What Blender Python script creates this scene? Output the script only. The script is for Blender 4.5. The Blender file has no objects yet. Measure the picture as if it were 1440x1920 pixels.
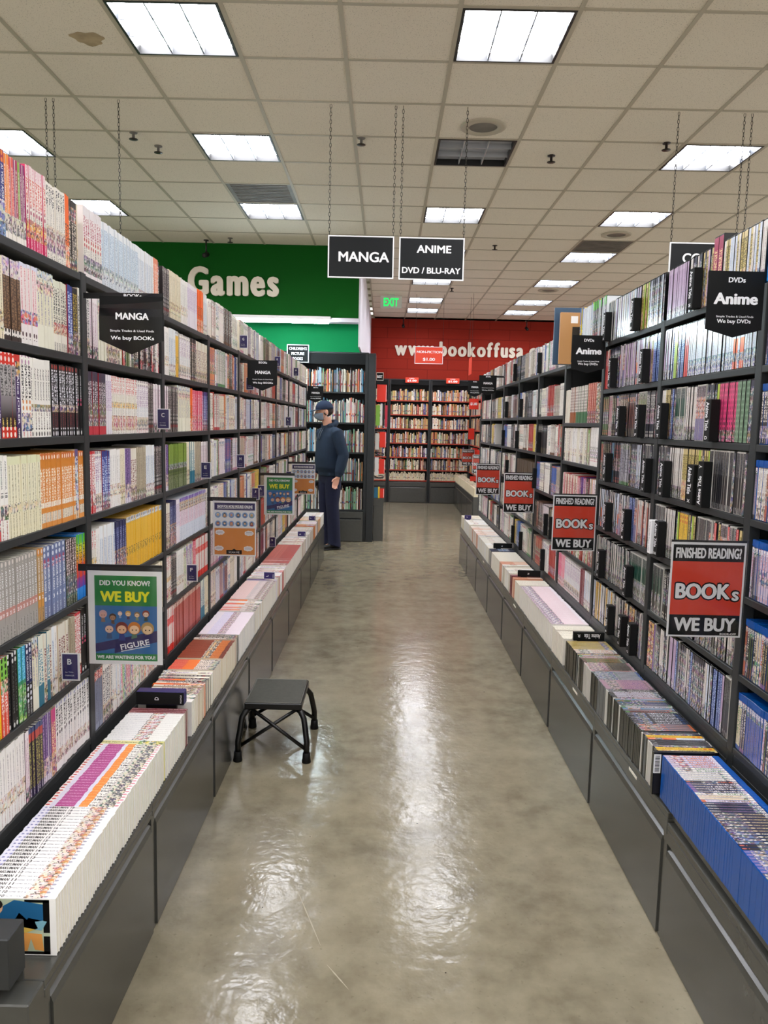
import bpy, math, random
from mathutils import Vector, Matrix

# ------------------------------------------------------------------ camera
SC = bpy.context.scene
COL = SC.collection
CAM_H = 1.53
F_PX, PITCH, YAW, ROLL = 1446.09, 0.1145, 0.0004, 0.0219
fwd = Vector((math.sin(YAW) * math.cos(PITCH), math.cos(YAW) * math.cos(PITCH), -math.sin(PITCH)))
rgt = Vector((math.cos(YAW), -math.sin(YAW), 0))
upv = rgt.cross(fwd)
R_ = math.cos(ROLL) * rgt + math.sin(ROLL) * upv
U_ = -math.sin(ROLL) * rgt + math.cos(ROLL) * upv
cam_d = bpy.data.cameras.new('camera')
cam_d.sensor_fit = 'VERTICAL'
cam_d.sensor_height = 36.0
cam_d.sensor_width = 27.0
cam_d.lens = F_PX / 1920.0 * 36.0
cam_d.clip_start = 0.02
cam_d.clip_end = 100
cam = bpy.data.objects.new('camera', cam_d)
COL.objects.link(cam)
M = Matrix.Identity(4)
for i in range(3):
    M[i][0] = R_[i]; M[i][1] = U_[i]; M[i][2] = -fwd[i]
M[2][3] = CAM_H
cam.matrix_world = M
SC.camera = cam

# ------------------------------------------------------------------ world, exposure
w = bpy.data.worlds.new('world')
SC.world = w
w.use_nodes = True
w.node_tree.nodes['Background'].inputs[0].default_value = (1.0, 0.97, 0.92, 1)
w.node_tree.nodes['Background'].inputs[1].default_value = 0.95  # ambient fill added to brighten the ceiling, entering by the unbuilt sides
LAMP = 28.0          # strength of the ceiling panels
SC.view_settings.view_transform = 'Standard'
SC.view_settings.look = 'None'
SC.view_settings.gamma = 1
SC.view_settings.use_curve_mapping = False
SC.view_settings.exposure = 0.38
SC.cycles.max_bounces = 7
SC.cycles.diffuse_bounces = 4
SC.cycles.glossy_bounces = 3
SC.cycles.transmission_bounces = 4
SC.cycles.transparent_max_bounces = 8
SC.cycles.sample_clamp_indirect = 4.0

RND = random.Random(7)


def yat(px, X, z):
    """distance down the aisle at which the line (X, z) shows at picture column px"""
    lo, hi = .6, 14.0
    for _ in range(50):
        m_ = (lo + hi) / 2
        x = project((X, m_, z))[0]
        if (x < px) == (X < 0): lo = m_
        else: hi = m_
    return (lo + hi) / 2


def project(P):
    v = Vector(P) - Vector((0, 0, CAM_H))
    d = v.dot(fwd)
    if d < 0.05:
        return (-9999, -9999, d)
    return (720 + F_PX * v.dot(R_) / d, 960 - F_PX * v.dot(U_) / d, d)


# ------------------------------------------------------------------ colours and materials
def lin(c):
    return c / 12.92 if c <= 0.04045 else ((c + 0.055) / 1.055) ** 2.4


def hx(s):
    return tuple(lin(int(s[i:i + 2], 16) / 255.0) for i in (0, 2, 4))


MATS = {}


def mat(name, col='808080', rough=0.5, metal=0.0, emit=0.0, coat=0.0, bump=None, spec=0.5, emit_col=None, noise=None):
    if name in MATS:
        return MATS[name]
    m = bpy.data.materials.new(name)
    m.use_nodes = True
    nt = m.node_tree
    b = nt.nodes['Principled BSDF']
    c = hx(col) if isinstance(col, str) else col
    b.inputs['Base Color'].default_value = (*c, 1)
    b.inputs['Roughness'].default_value = rough
    b.inputs['Metallic'].default_value = metal
    b.inputs['Specular IOR Level'].default_value = spec
    if coat:
        b.inputs['Coat Weight'].default_value = coat
        b.inputs['Coat Roughness'].default_value = 0.08
    if emit:
        b.inputs['Emission Strength'].default_value = emit
        b.inputs['Emission Color'].default_value = (*(hx(emit_col) if emit_col else c), 1)
    if noise:
        sc, amt = noise
        g = nt.nodes.new('ShaderNodeTexCoord')
        n = nt.nodes.new('ShaderNodeTexNoise'); n.inputs['Scale'].default_value = sc; n.inputs['Detail'].default_value = 4
        nt.links.new(g.outputs['Object'], n.inputs['Vector'])
        r = nt.nodes.new('ShaderNodeMapRange')
        r.inputs['To Min'].default_value = 1 - amt; r.inputs['To Max'].default_value = 1 + amt
        r.inputs['From Min'].default_value = .3; r.inputs['From Max'].default_value = .7
        nt.links.new(n.outputs['Fac'], r.inputs['Value'])
        mx = nt.nodes.new('ShaderNodeMix'); mx.data_type = 'RGBA'; mx.blend_type = 'MULTIPLY'
        mx.inputs[0].default_value = 1; mx.inputs[6].default_value = (*c, 1)
        nt.links.new(r.outputs[0], mx.inputs[7])
        nt.links.new(mx.outputs[2], b.inputs['Base Color'])
    if bump:
        sc, st = bump
        g = nt.nodes.new('ShaderNodeTexCoord')
        n = nt.nodes.new('ShaderNodeTexNoise'); n.inputs['Scale'].default_value = sc
        nt.links.new(g.outputs['Object'], n.inputs['Vector'])
        bp = nt.nodes.new('ShaderNodeBump'); bp.inputs['Strength'].default_value = st
        bp.inputs['Distance'].default_value = 0.002
        nt.links.new(n.outputs['Fac'], bp.inputs['Height'])
        nt.links.new(bp.outputs['Normal'], b.inputs['Normal'])
    MATS[name] = m
    return m


class NT:
    """small helper to write node graphs"""
    def __init__(s, m):
        s.nt = m.node_tree; s.b = s.nt.nodes['Principled BSDF']

    def n(s, t, **k):
        x = s.nt.nodes.new('ShaderNode' + t)
        for a, v in k.items():
            setattr(x, a, v)
        return x

    def l(s, a, b):
        s.nt.links.new(a, b)

    def math(s, op, a, b=None, c=None):
        x = s.n('Math', operation=op)
        for i, v in enumerate((a, b, c)):
            if v is None:
                continue
            if isinstance(v, (int, float)):
                x.inputs[i].default_value = v
            else:
                s.l(v, x.inputs[i])
        return x.outputs[0]

    def mix(s, f, a, b, mode='MIX'):
        x = s.n('Mix', data_type='RGBA', blend_type=mode)
        for i, v in ((0, f), (6, a), (7, b)):
            if isinstance(v, (int, float)):
                x.inputs[i].default_value = v
            elif isinstance(v, tuple):
                x.inputs[i].default_value = (*v, 1)
            else:
                s.l(v, x.inputs[i])
        return x.outputs[2]


def print_material():
    """printed paper: reads the colours of each printed band from the mesh; glyph-like marks and pictures come from noise"""
    m = bpy.data.materials.new('printed_cover'); m.use_nodes = True
    g = NT(m)
    ca = g.n('Attribute', attribute_name='ca'); cb = g.n('Attribute', attribute_name='cb')
    uv = g.n('UVMap', uv_map='UVMap')
    sep = g.n('SeparateXYZ'); g.l(uv.outputs[0], sep.inputs[0])
    u, v = sep.outputs[0], sep.outputs[1]          # u 0..1 across, v in cm
    st = g.math('MULTIPLY', ca.outputs['Alpha'], 10.0)
    sd = g.math('MULTIPLY', cb.outputs['Alpha'], 97.0)

    def eq(k):
        return g.math('LESS_THAN', g.math('ABSOLUTE', g.math('SUBTRACT', st, float(k))), 0.5)

    def coords(su, sv):
        c = g.n('CombineXYZ')
        g.l(g.math('MULTIPLY', u, su), c.inputs[0]); g.l(g.math('MULTIPLY', v, sv), c.inputs[1]); g.l(sd, c.inputs[2])
        return c.outputs[0]

    def noise(su, sv, det=0.0):
        n = g.n('TexNoise'); n.inputs['Scale'].default_value = 1.0; n.inputs['Detail'].default_value = det
        g.l(coords(su, sv), n.inputs['Vector'])
        return n
    au = g.math('ABSOLUTE', g.math('SUBTRACT', u, 0.5))
    # big title marks
    t1 = g.math('GREATER_THAN', noise(3.2, 2.6).outputs['Fac'], 0.47)
    t1 = g.math('MULTIPLY', t1, g.math('LESS_THAN', au, 0.33))
    t1 = g.math('MULTIPLY', t1, g.math('GREATER_THAN', g.math('FRACT', g.math('MULTIPLY', v, 1.35)), 0.16))
    # small lettering
    t3 = g.math('GREATER_THAN', noise(5.0, 7.0).outputs['Fac'], 0.5)
    t3 = g.math('MULTIPLY', t3, g.math('LESS_THAN', au, 0.16))
    # picture
    n2 = noise(1.2, 0.8, 1.0)
    hsv = g.n('HueSaturation'); hsv.inputs['Saturation'].default_value = 1.3; hsv.inputs['Value'].default_value = 1.1
    g.l(noise(0.8, 0.6, 0.0).outputs['Color'], hsv.inputs['Color'])
    pic = g.mix(g.math('GREATER_THAN', n2.outputs['Fac'], 0.5), ca.outputs['Color'], cb.outputs['Color'])
    pic = g.mix(0.22, pic, hsv.outputs[0])
    dark = g.math('LESS_THAN', noise(1.7, 1.1, 1.0).outputs['Fac'], 0.40)
    pic = g.mix(g.math('MULTIPLY', dark, 0.85), pic, (0.02, 0.02, 0.03))
    lit = g.math('GREATER_THAN', noise(1.9, 1.3, 0.0).outputs['Fac'], 0.62)
    pic = g.mix(g.math('MULTIPLY', lit, 0.7), pic, (0.8, 0.75, 0.7))
    # dots / emblem
    d5 = g.math('ADD', g.math('POWER', g.math('MULTIPLY', g.math('SUBTRACT', u, 0.5), 1.6), 2.0),
                g.math('POWER', g.math('SUBTRACT', g.math('FRACT', g.math('MULTIPLY', v, 0.62)), 0.5), 2.0))
    t5 = g.math('LESS_THAN', d5, 0.14)
    f = g.math('ADD', g.math('ADD', g.math('MULTIPLY', eq(1), t1), g.math('MULTIPLY', eq(3), t3)), g.math('MULTIPLY', eq(5), t5))
    col = g.mix(f, ca.outputs['Color'], cb.outputs['Color'])
    col = g.mix(eq(2), col, pic)
    g.l(col, g.b.inputs['Base Color'])
    g.b.inputs['Roughness'].default_value = 0.42
    g.b.inputs['Specular IOR Level'].default_value = 0.4
    MATS['print'] = m
    m2 = m.copy(); m2.name = 'printed_sleeve_under_plastic'
    m2.node_tree.nodes['Principled BSDF'].inputs['Roughness'].default_value = 0.28
    m2.node_tree.nodes['Principled BSDF'].inputs['Coat Weight'].default_value = 0.9
    m2.node_tree.nodes['Principled BSDF'].inputs['Coat Roughness'].default_value = 0.13
    MATS['printgloss'] = m2


print_material()


def paper_material():
    m = bpy.data.materials.new('page_edges'); m.use_nodes = True
    g = NT(m)
    tc = g.n('TexCoord')
    mp = g.n('Mapping'); mp.inputs['Scale'].default_value = (0.5, 900, 0.5)
    g.l(tc.outputs['Object'], mp.inputs[0])
    n = g.n('TexNoise'); n.inputs['Scale'].default_value = 1; n.inputs['Detail'].default_value = 2
    g.l(mp.outputs[0], n.inputs['Vector'])
    g.l(g.mix(n.outputs['Fac'], hx('dcd5c4'), hx('f3efe4')), g.b.inputs['Base Color'])
    g.b.inputs['Roughness'].default_value = 0.8
    MATS['paper'] = m


paper_material()


def floor_material():
    m = bpy.data.materials.new('polished_concrete'); m.use_nodes = True
    g = NT(m)
    tc = g.n('TexCoord')

    def no(sc, det=4, rough=0.6):
        n = g.n('TexNoise'); n.inputs['Scale'].default_value = sc; n.inputs['Detail'].default_value = det
        n.inputs['Roughness'].default_value = rough
        g.l(tc.outputs['Object'], n.inputs['Vector']); return n.outputs['Fac']

    def ramp(x, a, b, lo, hi):
        r = g.n('MapRange'); g.l(x, r.inputs[0])
        for i, v in enumerate((a, b, lo, hi)):
            r.inputs[i + 1].default_value = v
        return r.outputs[0]
    c = g.mix(ramp(no(1.6, 5), .34, .66, 0, 1), hx('696250'), hx('857c67'))
    c = g.mix(ramp(no(9, 6), .35, .65, 0, .55), c, hx('968e78'))
    c = g.mix(ramp(no(60, 3), .62, .75, 0, .5), c, hx('58543f'))
    vo = g.n('TexVoronoi'); vo.inputs['Scale'].default_value = 5.5
    g.l(tc.outputs['Object'], vo.inputs['Vector'])
    c = g.mix(g.math('LESS_THAN', vo.outputs['Distance'], 0.022), c, hx('2c281d'))
    g.l(c, g.b.inputs['Base Color'])
    g.l(ramp(no(3, 3), .3, .7, .12, .20), g.b.inputs['Roughness'])
    g.b.inputs['Specular IOR Level'].default_value = 0.36
    bp = g.n('Bump'); bp.inputs['Strength'].default_value = 0.34; bp.inputs['Distance'].default_value = 0.006
    h = g.math('ADD', g.math('MULTIPLY', no(30, 2), 0.45), g.math('MULTIPLY', no(9, 2), 1.0))
    g.l(h, bp.inputs['Height']); g.l(bp.outputs[0], g.b.inputs['Normal'])
    MATS['floor'] = m


floor_material()


def tile_material():
    m = bpy.data.materials.new('acoustic_tile'); m.use_nodes = True
    g = NT(m)
    tc = g.n('TexCoord')
    n = g.n('TexNoise'); n.inputs['Scale'].default_value = 160; n.inputs['Detail'].default_value = 2
    g.l(tc.outputs['Object'], n.inputs['Vector'])
    n2 = g.n('TexNoise'); n2.inputs['Scale'].default_value = 0.9; n2.inputs['Detail'].default_value = 2
    g.l(tc.outputs['Object'], n2.inputs['Vector'])
    base = g.mix(n2.outputs['Fac'], hx('d6cdbc'), hx('e2dacb'))
    g.l(g.mix(g.math('MULTIPLY', g.math('LESS_THAN', n.outputs['Fac'], 0.36), .6), base, hx('857d6e')), g.b.inputs['Base Color'])
    g.b.inputs['Roughness'].default_value = 0.95
    MATS['tile'] = m


tile_material()


def block_wall(name, col, col2):
    m = bpy.data.materials.new(name); m.use_nodes = True
    g = NT(m)
    tc = g.n('TexCoord')
    mp = g.n('Mapping'); mp.inputs['Rotation'].default_value = (math.radians(90), 0, 0)
    g.l(tc.outputs['Object'], mp.inputs[0])
    br = g.n('TexBrick'); br.inputs['Scale'].default_value = 1.0
    br.inputs['Brick Width'].default_value = 0.8; br.inputs['Row Height'].default_value = 0.2
    br.inputs['Mortar Size'].default_value = 0.006
    br.inputs['Color1'].default_value = (*hx(col), 1); br.inputs['Color2'].default_value = (*hx(col), 1)
    br.inputs['Mortar'].default_value = (*hx(col2), 1)
    g.l(mp.outputs[0], br.inputs['Vector']); g.l(br.outputs['Color'], g.b.inputs['Base Color'])
    bp = g.n('Bump'); bp.inputs['Strength'].default_value = .4; bp.inputs['Distance'].default_value = .004; bp.invert = True
    g.l(br.outputs['Fac'], bp.inputs['Height']); g.l(bp.outputs[0], g.b.inputs['Normal'])
    g.b.inputs['Roughness'].default_value = .7; g.b.inputs['Specular IOR Level'].default_value = .15
    MATS[name] = m


block_wall('red_block', '93281a', '7a2015')
mat('green_paint', '03500f', .7, noise=(2, .05), spec=.15)
mat('green_paint_lamplit', '0c9c58', .6, noise=(2, .05), spec=.15)  # same wall green, with the strip lamp glow put into the colour
mat('white_paint', 'd9d5df', .6)
mat('beige_paint', 'b9b3a3', .7)
mat('grid', 'aaa290', .6)
mat('shelf', '2b2d2e', .45, noise=(40, .06), spec=.35)
mat('shelf_dark', '17191b', .5)
mat('base', '444440', .22, noise=(30, .05), spec=.55)
mat('gap', '0b0c0d', .8)
mat('black', '060607', .35)
mat('black_matte', '08090a', .6, spec=.25)
mat('black_gloss', '08090a', .18)
mat('sign_black', '131517', .4, spec=.25)
mat('white', 'f2f2f4', .5)
mat('white_text', 'f4f4f6', .5)
mat('letter_cream', 'e6dccb', .5)
mat('sign_red', 'dd4a34', .45, spec=.25)
mat('tag_red', 'e0301c', .4)
mat('sign_orange', 'dd8f3f', .45)
mat('poster_green', '1d7f3b', .4)
mat('poster_yellow', 'f0ea1e', .4)
mat('poster_blue', '2b6aa6', .4)
mat('navy', '28205e', .45)
mat('tag_navy', '2a1c63', .4)
mat('brown_dark', '241812', .5)
mat('steel', '8c8f92', .3, metal=.9)
mat('chain', '34302b', .4, metal=.6)
mat('fix_black', '121212', .5)
mat('louvre', '8f98a6', .3, metal=.2, spec=.6)
mat('louvre_grey', 'b4b6ba', .3, metal=.3)
mat('lamp', 'ffffff', .5, emit=LAMP, emit_col='fafaff')
mat('lamp_off', 'a4a8b0', .5)
mat('tube', 'ffffff', .5, emit=90, emit_col='e0f6ff')
mat('exit_green', '0fae4a', .5, emit=1.2, emit_col='16c95a')
mat('exit_plate', 'cfd3c9', .4)
mat('dvd_case', '0d0d10', .25, coat=.2)
mat('dvd_case_white', 'c9c6bf', .3, coat=.2)
mat('dvd_case_grey', '5c5f62', .3, coat=.2)
mat('blu_case', '044c9c', .25, coat=.2)
mat('lip_red', 'b4442f', .5)
mat('vent', '66625b', .6, noise=(6, .25))


# ------------------------------------------------------------------ mesh builder
_fc = {}


def glyphs(s, bold=0.0, res=2, ext=0.0):
    k = (s, bold, res, ext)
    if k not in _fc:
        c = bpy.data.curves.new('lettering', 'FONT'); c.body = s; c.size = 1; c.offset = bold; c.resolution_u = res
        c.extrude = ext
        o = bpy.data.objects.new('lettering', c)
        m = o.to_mesh()
        V = [tuple(v.co) for v in m.vertices]; Fc = [tuple(p.vertices) for p in m.polygons]
        o.to_mesh_clear(); bpy.data.objects.remove(o); bpy.data.curves.remove(c)
        xs = [v[0] for v in V]; ys = [v[1] for v in V]
        _fc[k] = (V, Fc, min(xs), max(xs), min(ys), max(ys))
    return _fc[k]


class MB:
    def __init__(s):
        s.v = []; s.f = []; s.m = []; s.a = []; s.mats = []; s.pr = False; s.sm = []

    def mi(s, m):
        m = MATS[m] if isinstance(m, str) else m
        if m not in s.mats:
            s.mats.append(m)
        return s.mats.index(m)

    def face(s, pts, m, at=None, smooth=False):
        i = len(s.v); s.v += [tuple(p) for p in pts]
        s.f.append(tuple(range(i, i + len(pts)))); s.m.append(s.mi(m)); s.a.append(at); s.sm.append(smooth)
        if at:
            s.pr = True

    def frame(s, O, X, Y, Z, dx, dy, dz, m, c=0.0, skip=''):
        """box from corner O along unit axes X, Y, Z; c = chamfer"""
        O, X, Y, Z = Vector(O), Vector(X), Vector(Y), Vector(Z)
        k = s.mi(m)
        flip = X.cross(Y).dot(Z) < 0
        i = len(s.v)
        if c <= 0:
            for z in (0, dz):
                for (x, y) in ((0, 0), (dx, 0), (dx, dy), (0, dy)):
                    s.v.append(tuple(O + X * x + Y * y + Z * z))
            F = [(3, 2, 1, 0, 'b'), (4, 5, 6, 7, 't'), (0, 1, 5, 4, 'f'), (1, 2, 6, 5, 'r'), (2, 3, 7, 6, 'k'), (3, 0, 4, 7, 'l')]
            for q in F:
                if q[4] in skip:
                    continue
                q4 = q[:4][::-1] if flip else q[:4]
                s.f.append(tuple(i + j for j in q4)); s.m.append(k); s.a.append(None); s.sm.append(False)
            return
        c = min(c, dx * .45, dy * .45, dz * .45)
        P = {}
        for a in (0, 1):
            for b in (0, 1):
                for d in (0, 1):
                    x, y, z = a * dx, b * dy, d * dz
                    sx, sy, sz = (1 - 2 * a) * c, (1 - 2 * b) * c, (1 - 2 * d) * c
                    for ax, q in ((0, (x, y + sy, z + sz)), (1, (x + sx, y, z + sz)), (2, (x + sx, y + sy, z))):
                        P[a, b, d, ax] = len(s.v); s.v.append(tuple(O + X * q[0] + Y * q[1] + Z * q[2]))
        fs = []
        for a in (0, 1):
            q = [P[a, 0, 0, 0], P[a, 1, 0, 0], P[a, 1, 1, 0], P[a, 0, 1, 0]]; fs.append(q if a else q[::-1])
            q = [P[0, a, 0, 1], P[0, a, 1, 1], P[1, a, 1, 1], P[1, a, 0, 1]]; fs.append(q if a else q[::-1])
            q = [P[0, 0, a, 2], P[1, 0, a, 2], P[1, 1, a, 2], P[0, 1, a, 2]]; fs.append(q if a else q[::-1])
        for a in (0, 1):
            for b in (0, 1):
                q = [P[a, b, 0, 0], P[a, b, 1, 0], P[a, b, 1, 1], P[a, b, 0, 1]]; fs.append(q if (a ^ b) else q[::-1])
                q = [P[a, 0, b, 0], P[a, 1, b, 0], P[a, 1, b, 2], P[a, 0, b, 2]]; fs.append(q[::-1] if (a ^ b) else q)
                q = [P[0, a, b, 1], P[1, a, b, 1], P[1, a, b, 2], P[0, a, b, 2]]; fs.append(q if (a ^ b) else q[::-1])
                for d in (0, 1):
                    q = [P[a, b, d, 0], P[a, b, d, 1], P[a, b, d, 2]]
                    fs.append(q if (a ^ b ^ d) else q[::-1])
        for q in fs:
            if flip:
                q = q[::-1]
            s.f.append(tuple(q)); s.m.append(k); s.a.append(None); s.sm.append(False)

    def box(s, x0, x1, y0, y1, z0, z1, m, c=0.0, skip=''):
        s.frame((x0, y0, z0), (1, 0, 0), (0, 1, 0), (0, 0, 1), x1 - x0, y1 - y0, z1 - z0, m, c, skip)

    def prism(s, pts, O, X, Y, dz, m):
        """polygon pts in plane (X,Y) thickened by dz along -(X x Y)"""
        O, X, Y = Vector(O), Vector(X), Vector(Y); Z = X.cross(Y).normalized()
        a = [O + X * p[0] + Y * p[1] for p in pts]; b = [p - Z * dz for p in a]
        s.face(a, m); s.face(b[::-1], m)
        n = len(a)
        for i in range(n):
            j = (i + 1) % n
            s.face([a[i], b[i], b[j], a[j]], m)

    def text(s, t, O, X, Y, w, h, m, bold=0.0, res=2, anchor='fit', ext=0.0, extz=1.0, heavy=0.0):
        """lettering in the box O..O+X*w+Y*h; anchor fit: stretched to it, c/l/r: keeps proportions at height h"""
        if heavy:
            heavy += bold * .6; bold = 0.0
        V, Fc, x0, x1, y0, y1 = glyphs(t, bold, res, ext)
        if heavy:
            x0 -= heavy; x1 += heavy; y0 -= heavy * .6; y1 += heavy * .6
        O, X, Y = Vector(O), Vector(X), Vector(Y); Z = X.cross(Y).normalized()
        sy = h / (y1 - y0); sx = w / (x1 - x0) if anchor == 'fit' else sy
        tw = sx * (x1 - x0)
        off = 0 if anchor in ('fit', 'l') else ((w - tw) / 2 if anchor == 'c' else w - tw)
        if anchor != 'fit' and tw > w:
            sx = w / (x1 - x0); off = 0
        k = s.mi(m)
        for q, (dx, dy) in enumerate(((0, 0),) if not heavy else [(heavy * math.cos(t_ * math.pi / 4), heavy * .6 * math.sin(t_ * math.pi / 4)) for t_ in range(8)] + [(0, 0)]):
            i = len(s.v)
            for v in V:
                s.v.append(tuple(O + X * ((v[0] - x0 + dx) * sx + off) + Y * ((v[1] - y0 + dy) * sy) + Z * (v[2] * extz - q * .00001)))
            for f in Fc:
                s.f.append(tuple(i + j for j in f)); s.m.append(k); s.a.append(None); s.sm.append(False)

    def tube(s, pts, r, m, n=8, cap=True, closed=False):
        pts = [Vector(p) for p in pts]
        rr = r if isinstance(r, (list, tuple)) else [r] * len(pts)
        k = s.mi(m); i0 = len(s.v); N = len(pts)
        ref = None
        for i, p in enumerate(pts):
            if closed:
                d = pts[(i + 1) % N] - pts[i - 1]
            else:
                d = (pts[min(i + 1, N - 1)] - pts[max(i - 1, 0)])
            d.normalize()
            if ref is None:
                ref = Vector((0, 0, 1)) if abs(d.z) < .9 else Vector((1, 0, 0))
            a = (ref - d * ref.dot(d)).normalized(); ref = a
            b = d.cross(a)
            for j in range(n):
                t = 2 * math.pi * j / n
                s.v.append(tuple(p + (a * math.cos(t) + b * math.sin(t)) * rr[i]))
        for i in range(N if closed else N - 1):
            i2 = (i + 1) % N
            for j in range(n):
                j2 = (j + 1) % n
                s.f.append((i0 + i * n + j, i0 + i * n + j2, i0 + i2 * n + j2, i0 + i2 * n + j)); s.m.append(k); s.a.append(None); s.sm.append(True)
        if cap and not closed:
            s.f.append(tuple(i0 + j for j in range(n))[::-1]); s.m.append(k); s.a.append(None); s.sm.append(False)
            s.f.append(tuple(i0 + (N - 1) * n + j for j in range(n))); s.m.append(k); s.a.append(None); s.sm.append(False)

    def disc(s, c, X, Y, r, m, n=20, ry=None):
        c, X, Y = Vector(c), Vector(X), Vector(Y)
        s.face([c + X * math.cos(2 * math.pi * i / n) * r + Y * math.sin(2 * math.pi * i / n) * (ry or r) for i in range(n)], m)

    def lathe(s, c, prof, m, n=24, Z=(0, 0, 1), X=(1, 0, 0), smooth=True):
        c, Z, X = Vector(c), Vector(Z), Vector(X); Y = Z.cross(X)
        k = s.mi(m); i0 = len(s.v)
        for r, z in prof:
            for j in range(n):
                t = 2 * math.pi * j / n
                s.v.append(tuple(c + X * math.cos(t) * r + Y * math.sin(t) * r + Z * z))
        for i in range(len(prof) - 1):
            for j in range(n):
                j2 = (j + 1) % n
                s.f.append((i0 + i * n + j, i0 + i * n + j2, i0 + (i + 1) * n + j2, i0 + (i + 1) * n + j)); s.m.append(k); s.a.append(None); s.sm.append(smooth)

    def ellipsoid(s, c, rx, ry, rz, m, nu=16, nv=10, fn=None):
        c = Vector(c); k = s.mi(m); i0 = len(s.v)
        for i in range(nv + 1):
            ph = math.pi * i / nv
            for j in range(nu):
                t = 2 * math.pi * j / nu
                p = Vector((math.sin(ph) * math.cos(t), math.sin(ph) * math.sin(t), math.cos(ph)))
                if fn:
                    p = fn(p)
                s.v.append(tuple(c + Vector((p.x * rx, p.y * ry, p.z * rz))))
        for i in range(nv):
            for j in range(nu):
                j2 = (j + 1) % nu
                s.f.append((i0 + i * nu + j, i0 + (i + 1) * nu + j, i0 + (i + 1) * nu + j2, i0 + i * nu + j2)); s.m.append(k); s.a.append(None); s.sm.append(True)

    def build(s, name, parent=None, loc=(0, 0, 0), rotz=0.0):
        me = bpy.data.meshes.new(name)
        me.from_pydata(s.v, [], s.f)
        for m in s.mats:
            me.materials.append(m)
        me.polygons.foreach_set('material_index', s.m)
        me.polygons.foreach_set('use_smooth', s.sm)
        if s.pr:
            ca = me.attributes.new('ca', 'FLOAT_COLOR', 'CORNER'); cb = me.attributes.new('cb', 'FLOAT_COLOR', 'CORNER')
            uv = me.uv_layers.new(name='UVMap')
            A = []; B = []; U = []
            for f, a in zip(s.f, s.a):
                n = len(f)
                if a is None:
                    A += [.5, .5, .5, 0] * n; B += [0, 0, 0, 0] * n; U += [0, 0] * n
                else:
                    A += a[0]; B += a[1]; U += a[2]
            ca.data.foreach_set('color', A); cb.data.foreach_set('color', B); uv.data.foreach_set('uv', U)
        me.update()
        o = bpy.data.objects.new(name, me)
        o.location = loc; o.rotation_euler = (0, 0, rotz)
        if parent:
            o.parent = parent
        COL.objects.link(o)
        return o


def tag(o, label=None, cat=None, group=None, kind=None):
    if label: o['label'] = label
    if cat: o['category'] = cat
    if group: o['group'] = group
    if kind: o['kind'] = kind
    return o


def empty(name, loc, label, cat, group=None, rotz=0.0):
    o = bpy.data.objects.new(name, None)
    o.empty_display_size = .05
    o.location = loc; o.rotation_euler = (0, 0, rotz)
    COL.objects.link(o)
    return tag(o, label, cat, group)


ONES = 'zeroth first second third fourth fifth sixth seventh eighth ninth tenth eleventh twelfth thirteenth fourteenth fifteenth sixteenth seventeenth eighteenth nineteenth'.split()
TENS = {2: 'twent', 3: 'thirt', 4: 'fort', 5: 'fift', 6: 'sixt', 7: 'sevent', 8: 'eight', 9: 'ninet'}


def nth(n):
    if n < 20: return ONES[n]
    if n >= 100: return 'hundred-and-' + nth(n - 100) if n > 100 else 'hundredth'
    t, o = divmod(n, 10)
    return TENS[t] + ('ieth' if o == 0 else 'y-' + ONES[o])

# ------------------------------------------------------------------ room shell
CEIL = 3.57
GX0, GDX = -0.86, 0.592
GY0, GDY = 4.04, 0.586
YB = 15.45      # red wall


def struct(mb, name, label):
    o = mb.build(name)
    return tag(o, label, 'structure', kind='structure')


b = MB(); b.box(-8, 7, -2.4, YB + .2, -.2, 0, 'floor')
struct(b, 'floor', 'polished grey-beige concrete floor with soft lamp reflections')
b = MB(); b.box(-.34, 7, YB, YB + .15, 0, CEIL, 'red_block')
struct(b, 'wall_back', 'red painted block wall at the end of the aisle')
b = MB(); b.box(-8, -.345, 9.27, 9.40, 2.745, CEIL, 'green_paint')
struct(b, 'wall_green_upper', 'dark green upper wall carrying the big cream letters')
b = MB(); b.box(-8, -.345, 10.32, 10.45, 0, CEIL, 'green_paint_lamplit')
struct(b, 'wall_green_lower', 'green wall coloured bright with the strip lamp glow, above the picture books')
b = MB(); b.box(-.3449, -.325, 9.27, 10.32, 2.42, CEIL, 'white_paint'); b.box(-.345, -.325, 10.3201, YB, 0, CEIL, 'white_paint')
struct(b, 'wall_side', 'narrow white wall between the green and the red walls')
b = MB(); b.box(-8, -.345, 9.25, 9.42, 2.70, 2.745, 'white_paint')
struct(b, 'trim_1', 'white ledge under the dark green wall')

LIT = {}
for cx in (-7, -4, -1, 2, 5, 8):
    for r in (-9, -6, -3, 0, 3, 6, 9, 12, 15, 17):
        if cx < 0 and r >= 9:
            continue
        if cx in (8,) or (r == 15 and False):
            pass
        LIT[(cx, r)] = True
LIT[(2, 3)] = False
VENTS = {(-1, 5), (5, 8)}
b = MB()
k = b.mi('tile')
for i in range(-12, 13):
    for j in range(-11, 20):
        if (i, j) in LIT or (i, j) in VENTS:
            continue
        x0 = GX0 + GDX * i; y0 = GY0 + GDY * j
        if y0 < -2.4 - GDY or (x0 < -.6 and y0 > 9.4):
            continue
        b.face([(x0, y0, CEIL), (x0, y0 + GDY, CEIL), (x0 + GDX, y0 + GDY, CEIL), (x0 + GDX, y0, CEIL)], 'tile')
b.box(-.34, 7, GY0 + GDY * 20 - GDY, YB, CEIL, CEIL + .02, 'tile')
b.box(-8, 7, -2.4, YB, CEIL + .22, CEIL + .25, 'beige_paint')
struct(b, 'ceiling', 'suspended ceiling of pale speckled acoustic tiles')
b = MB()
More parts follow.
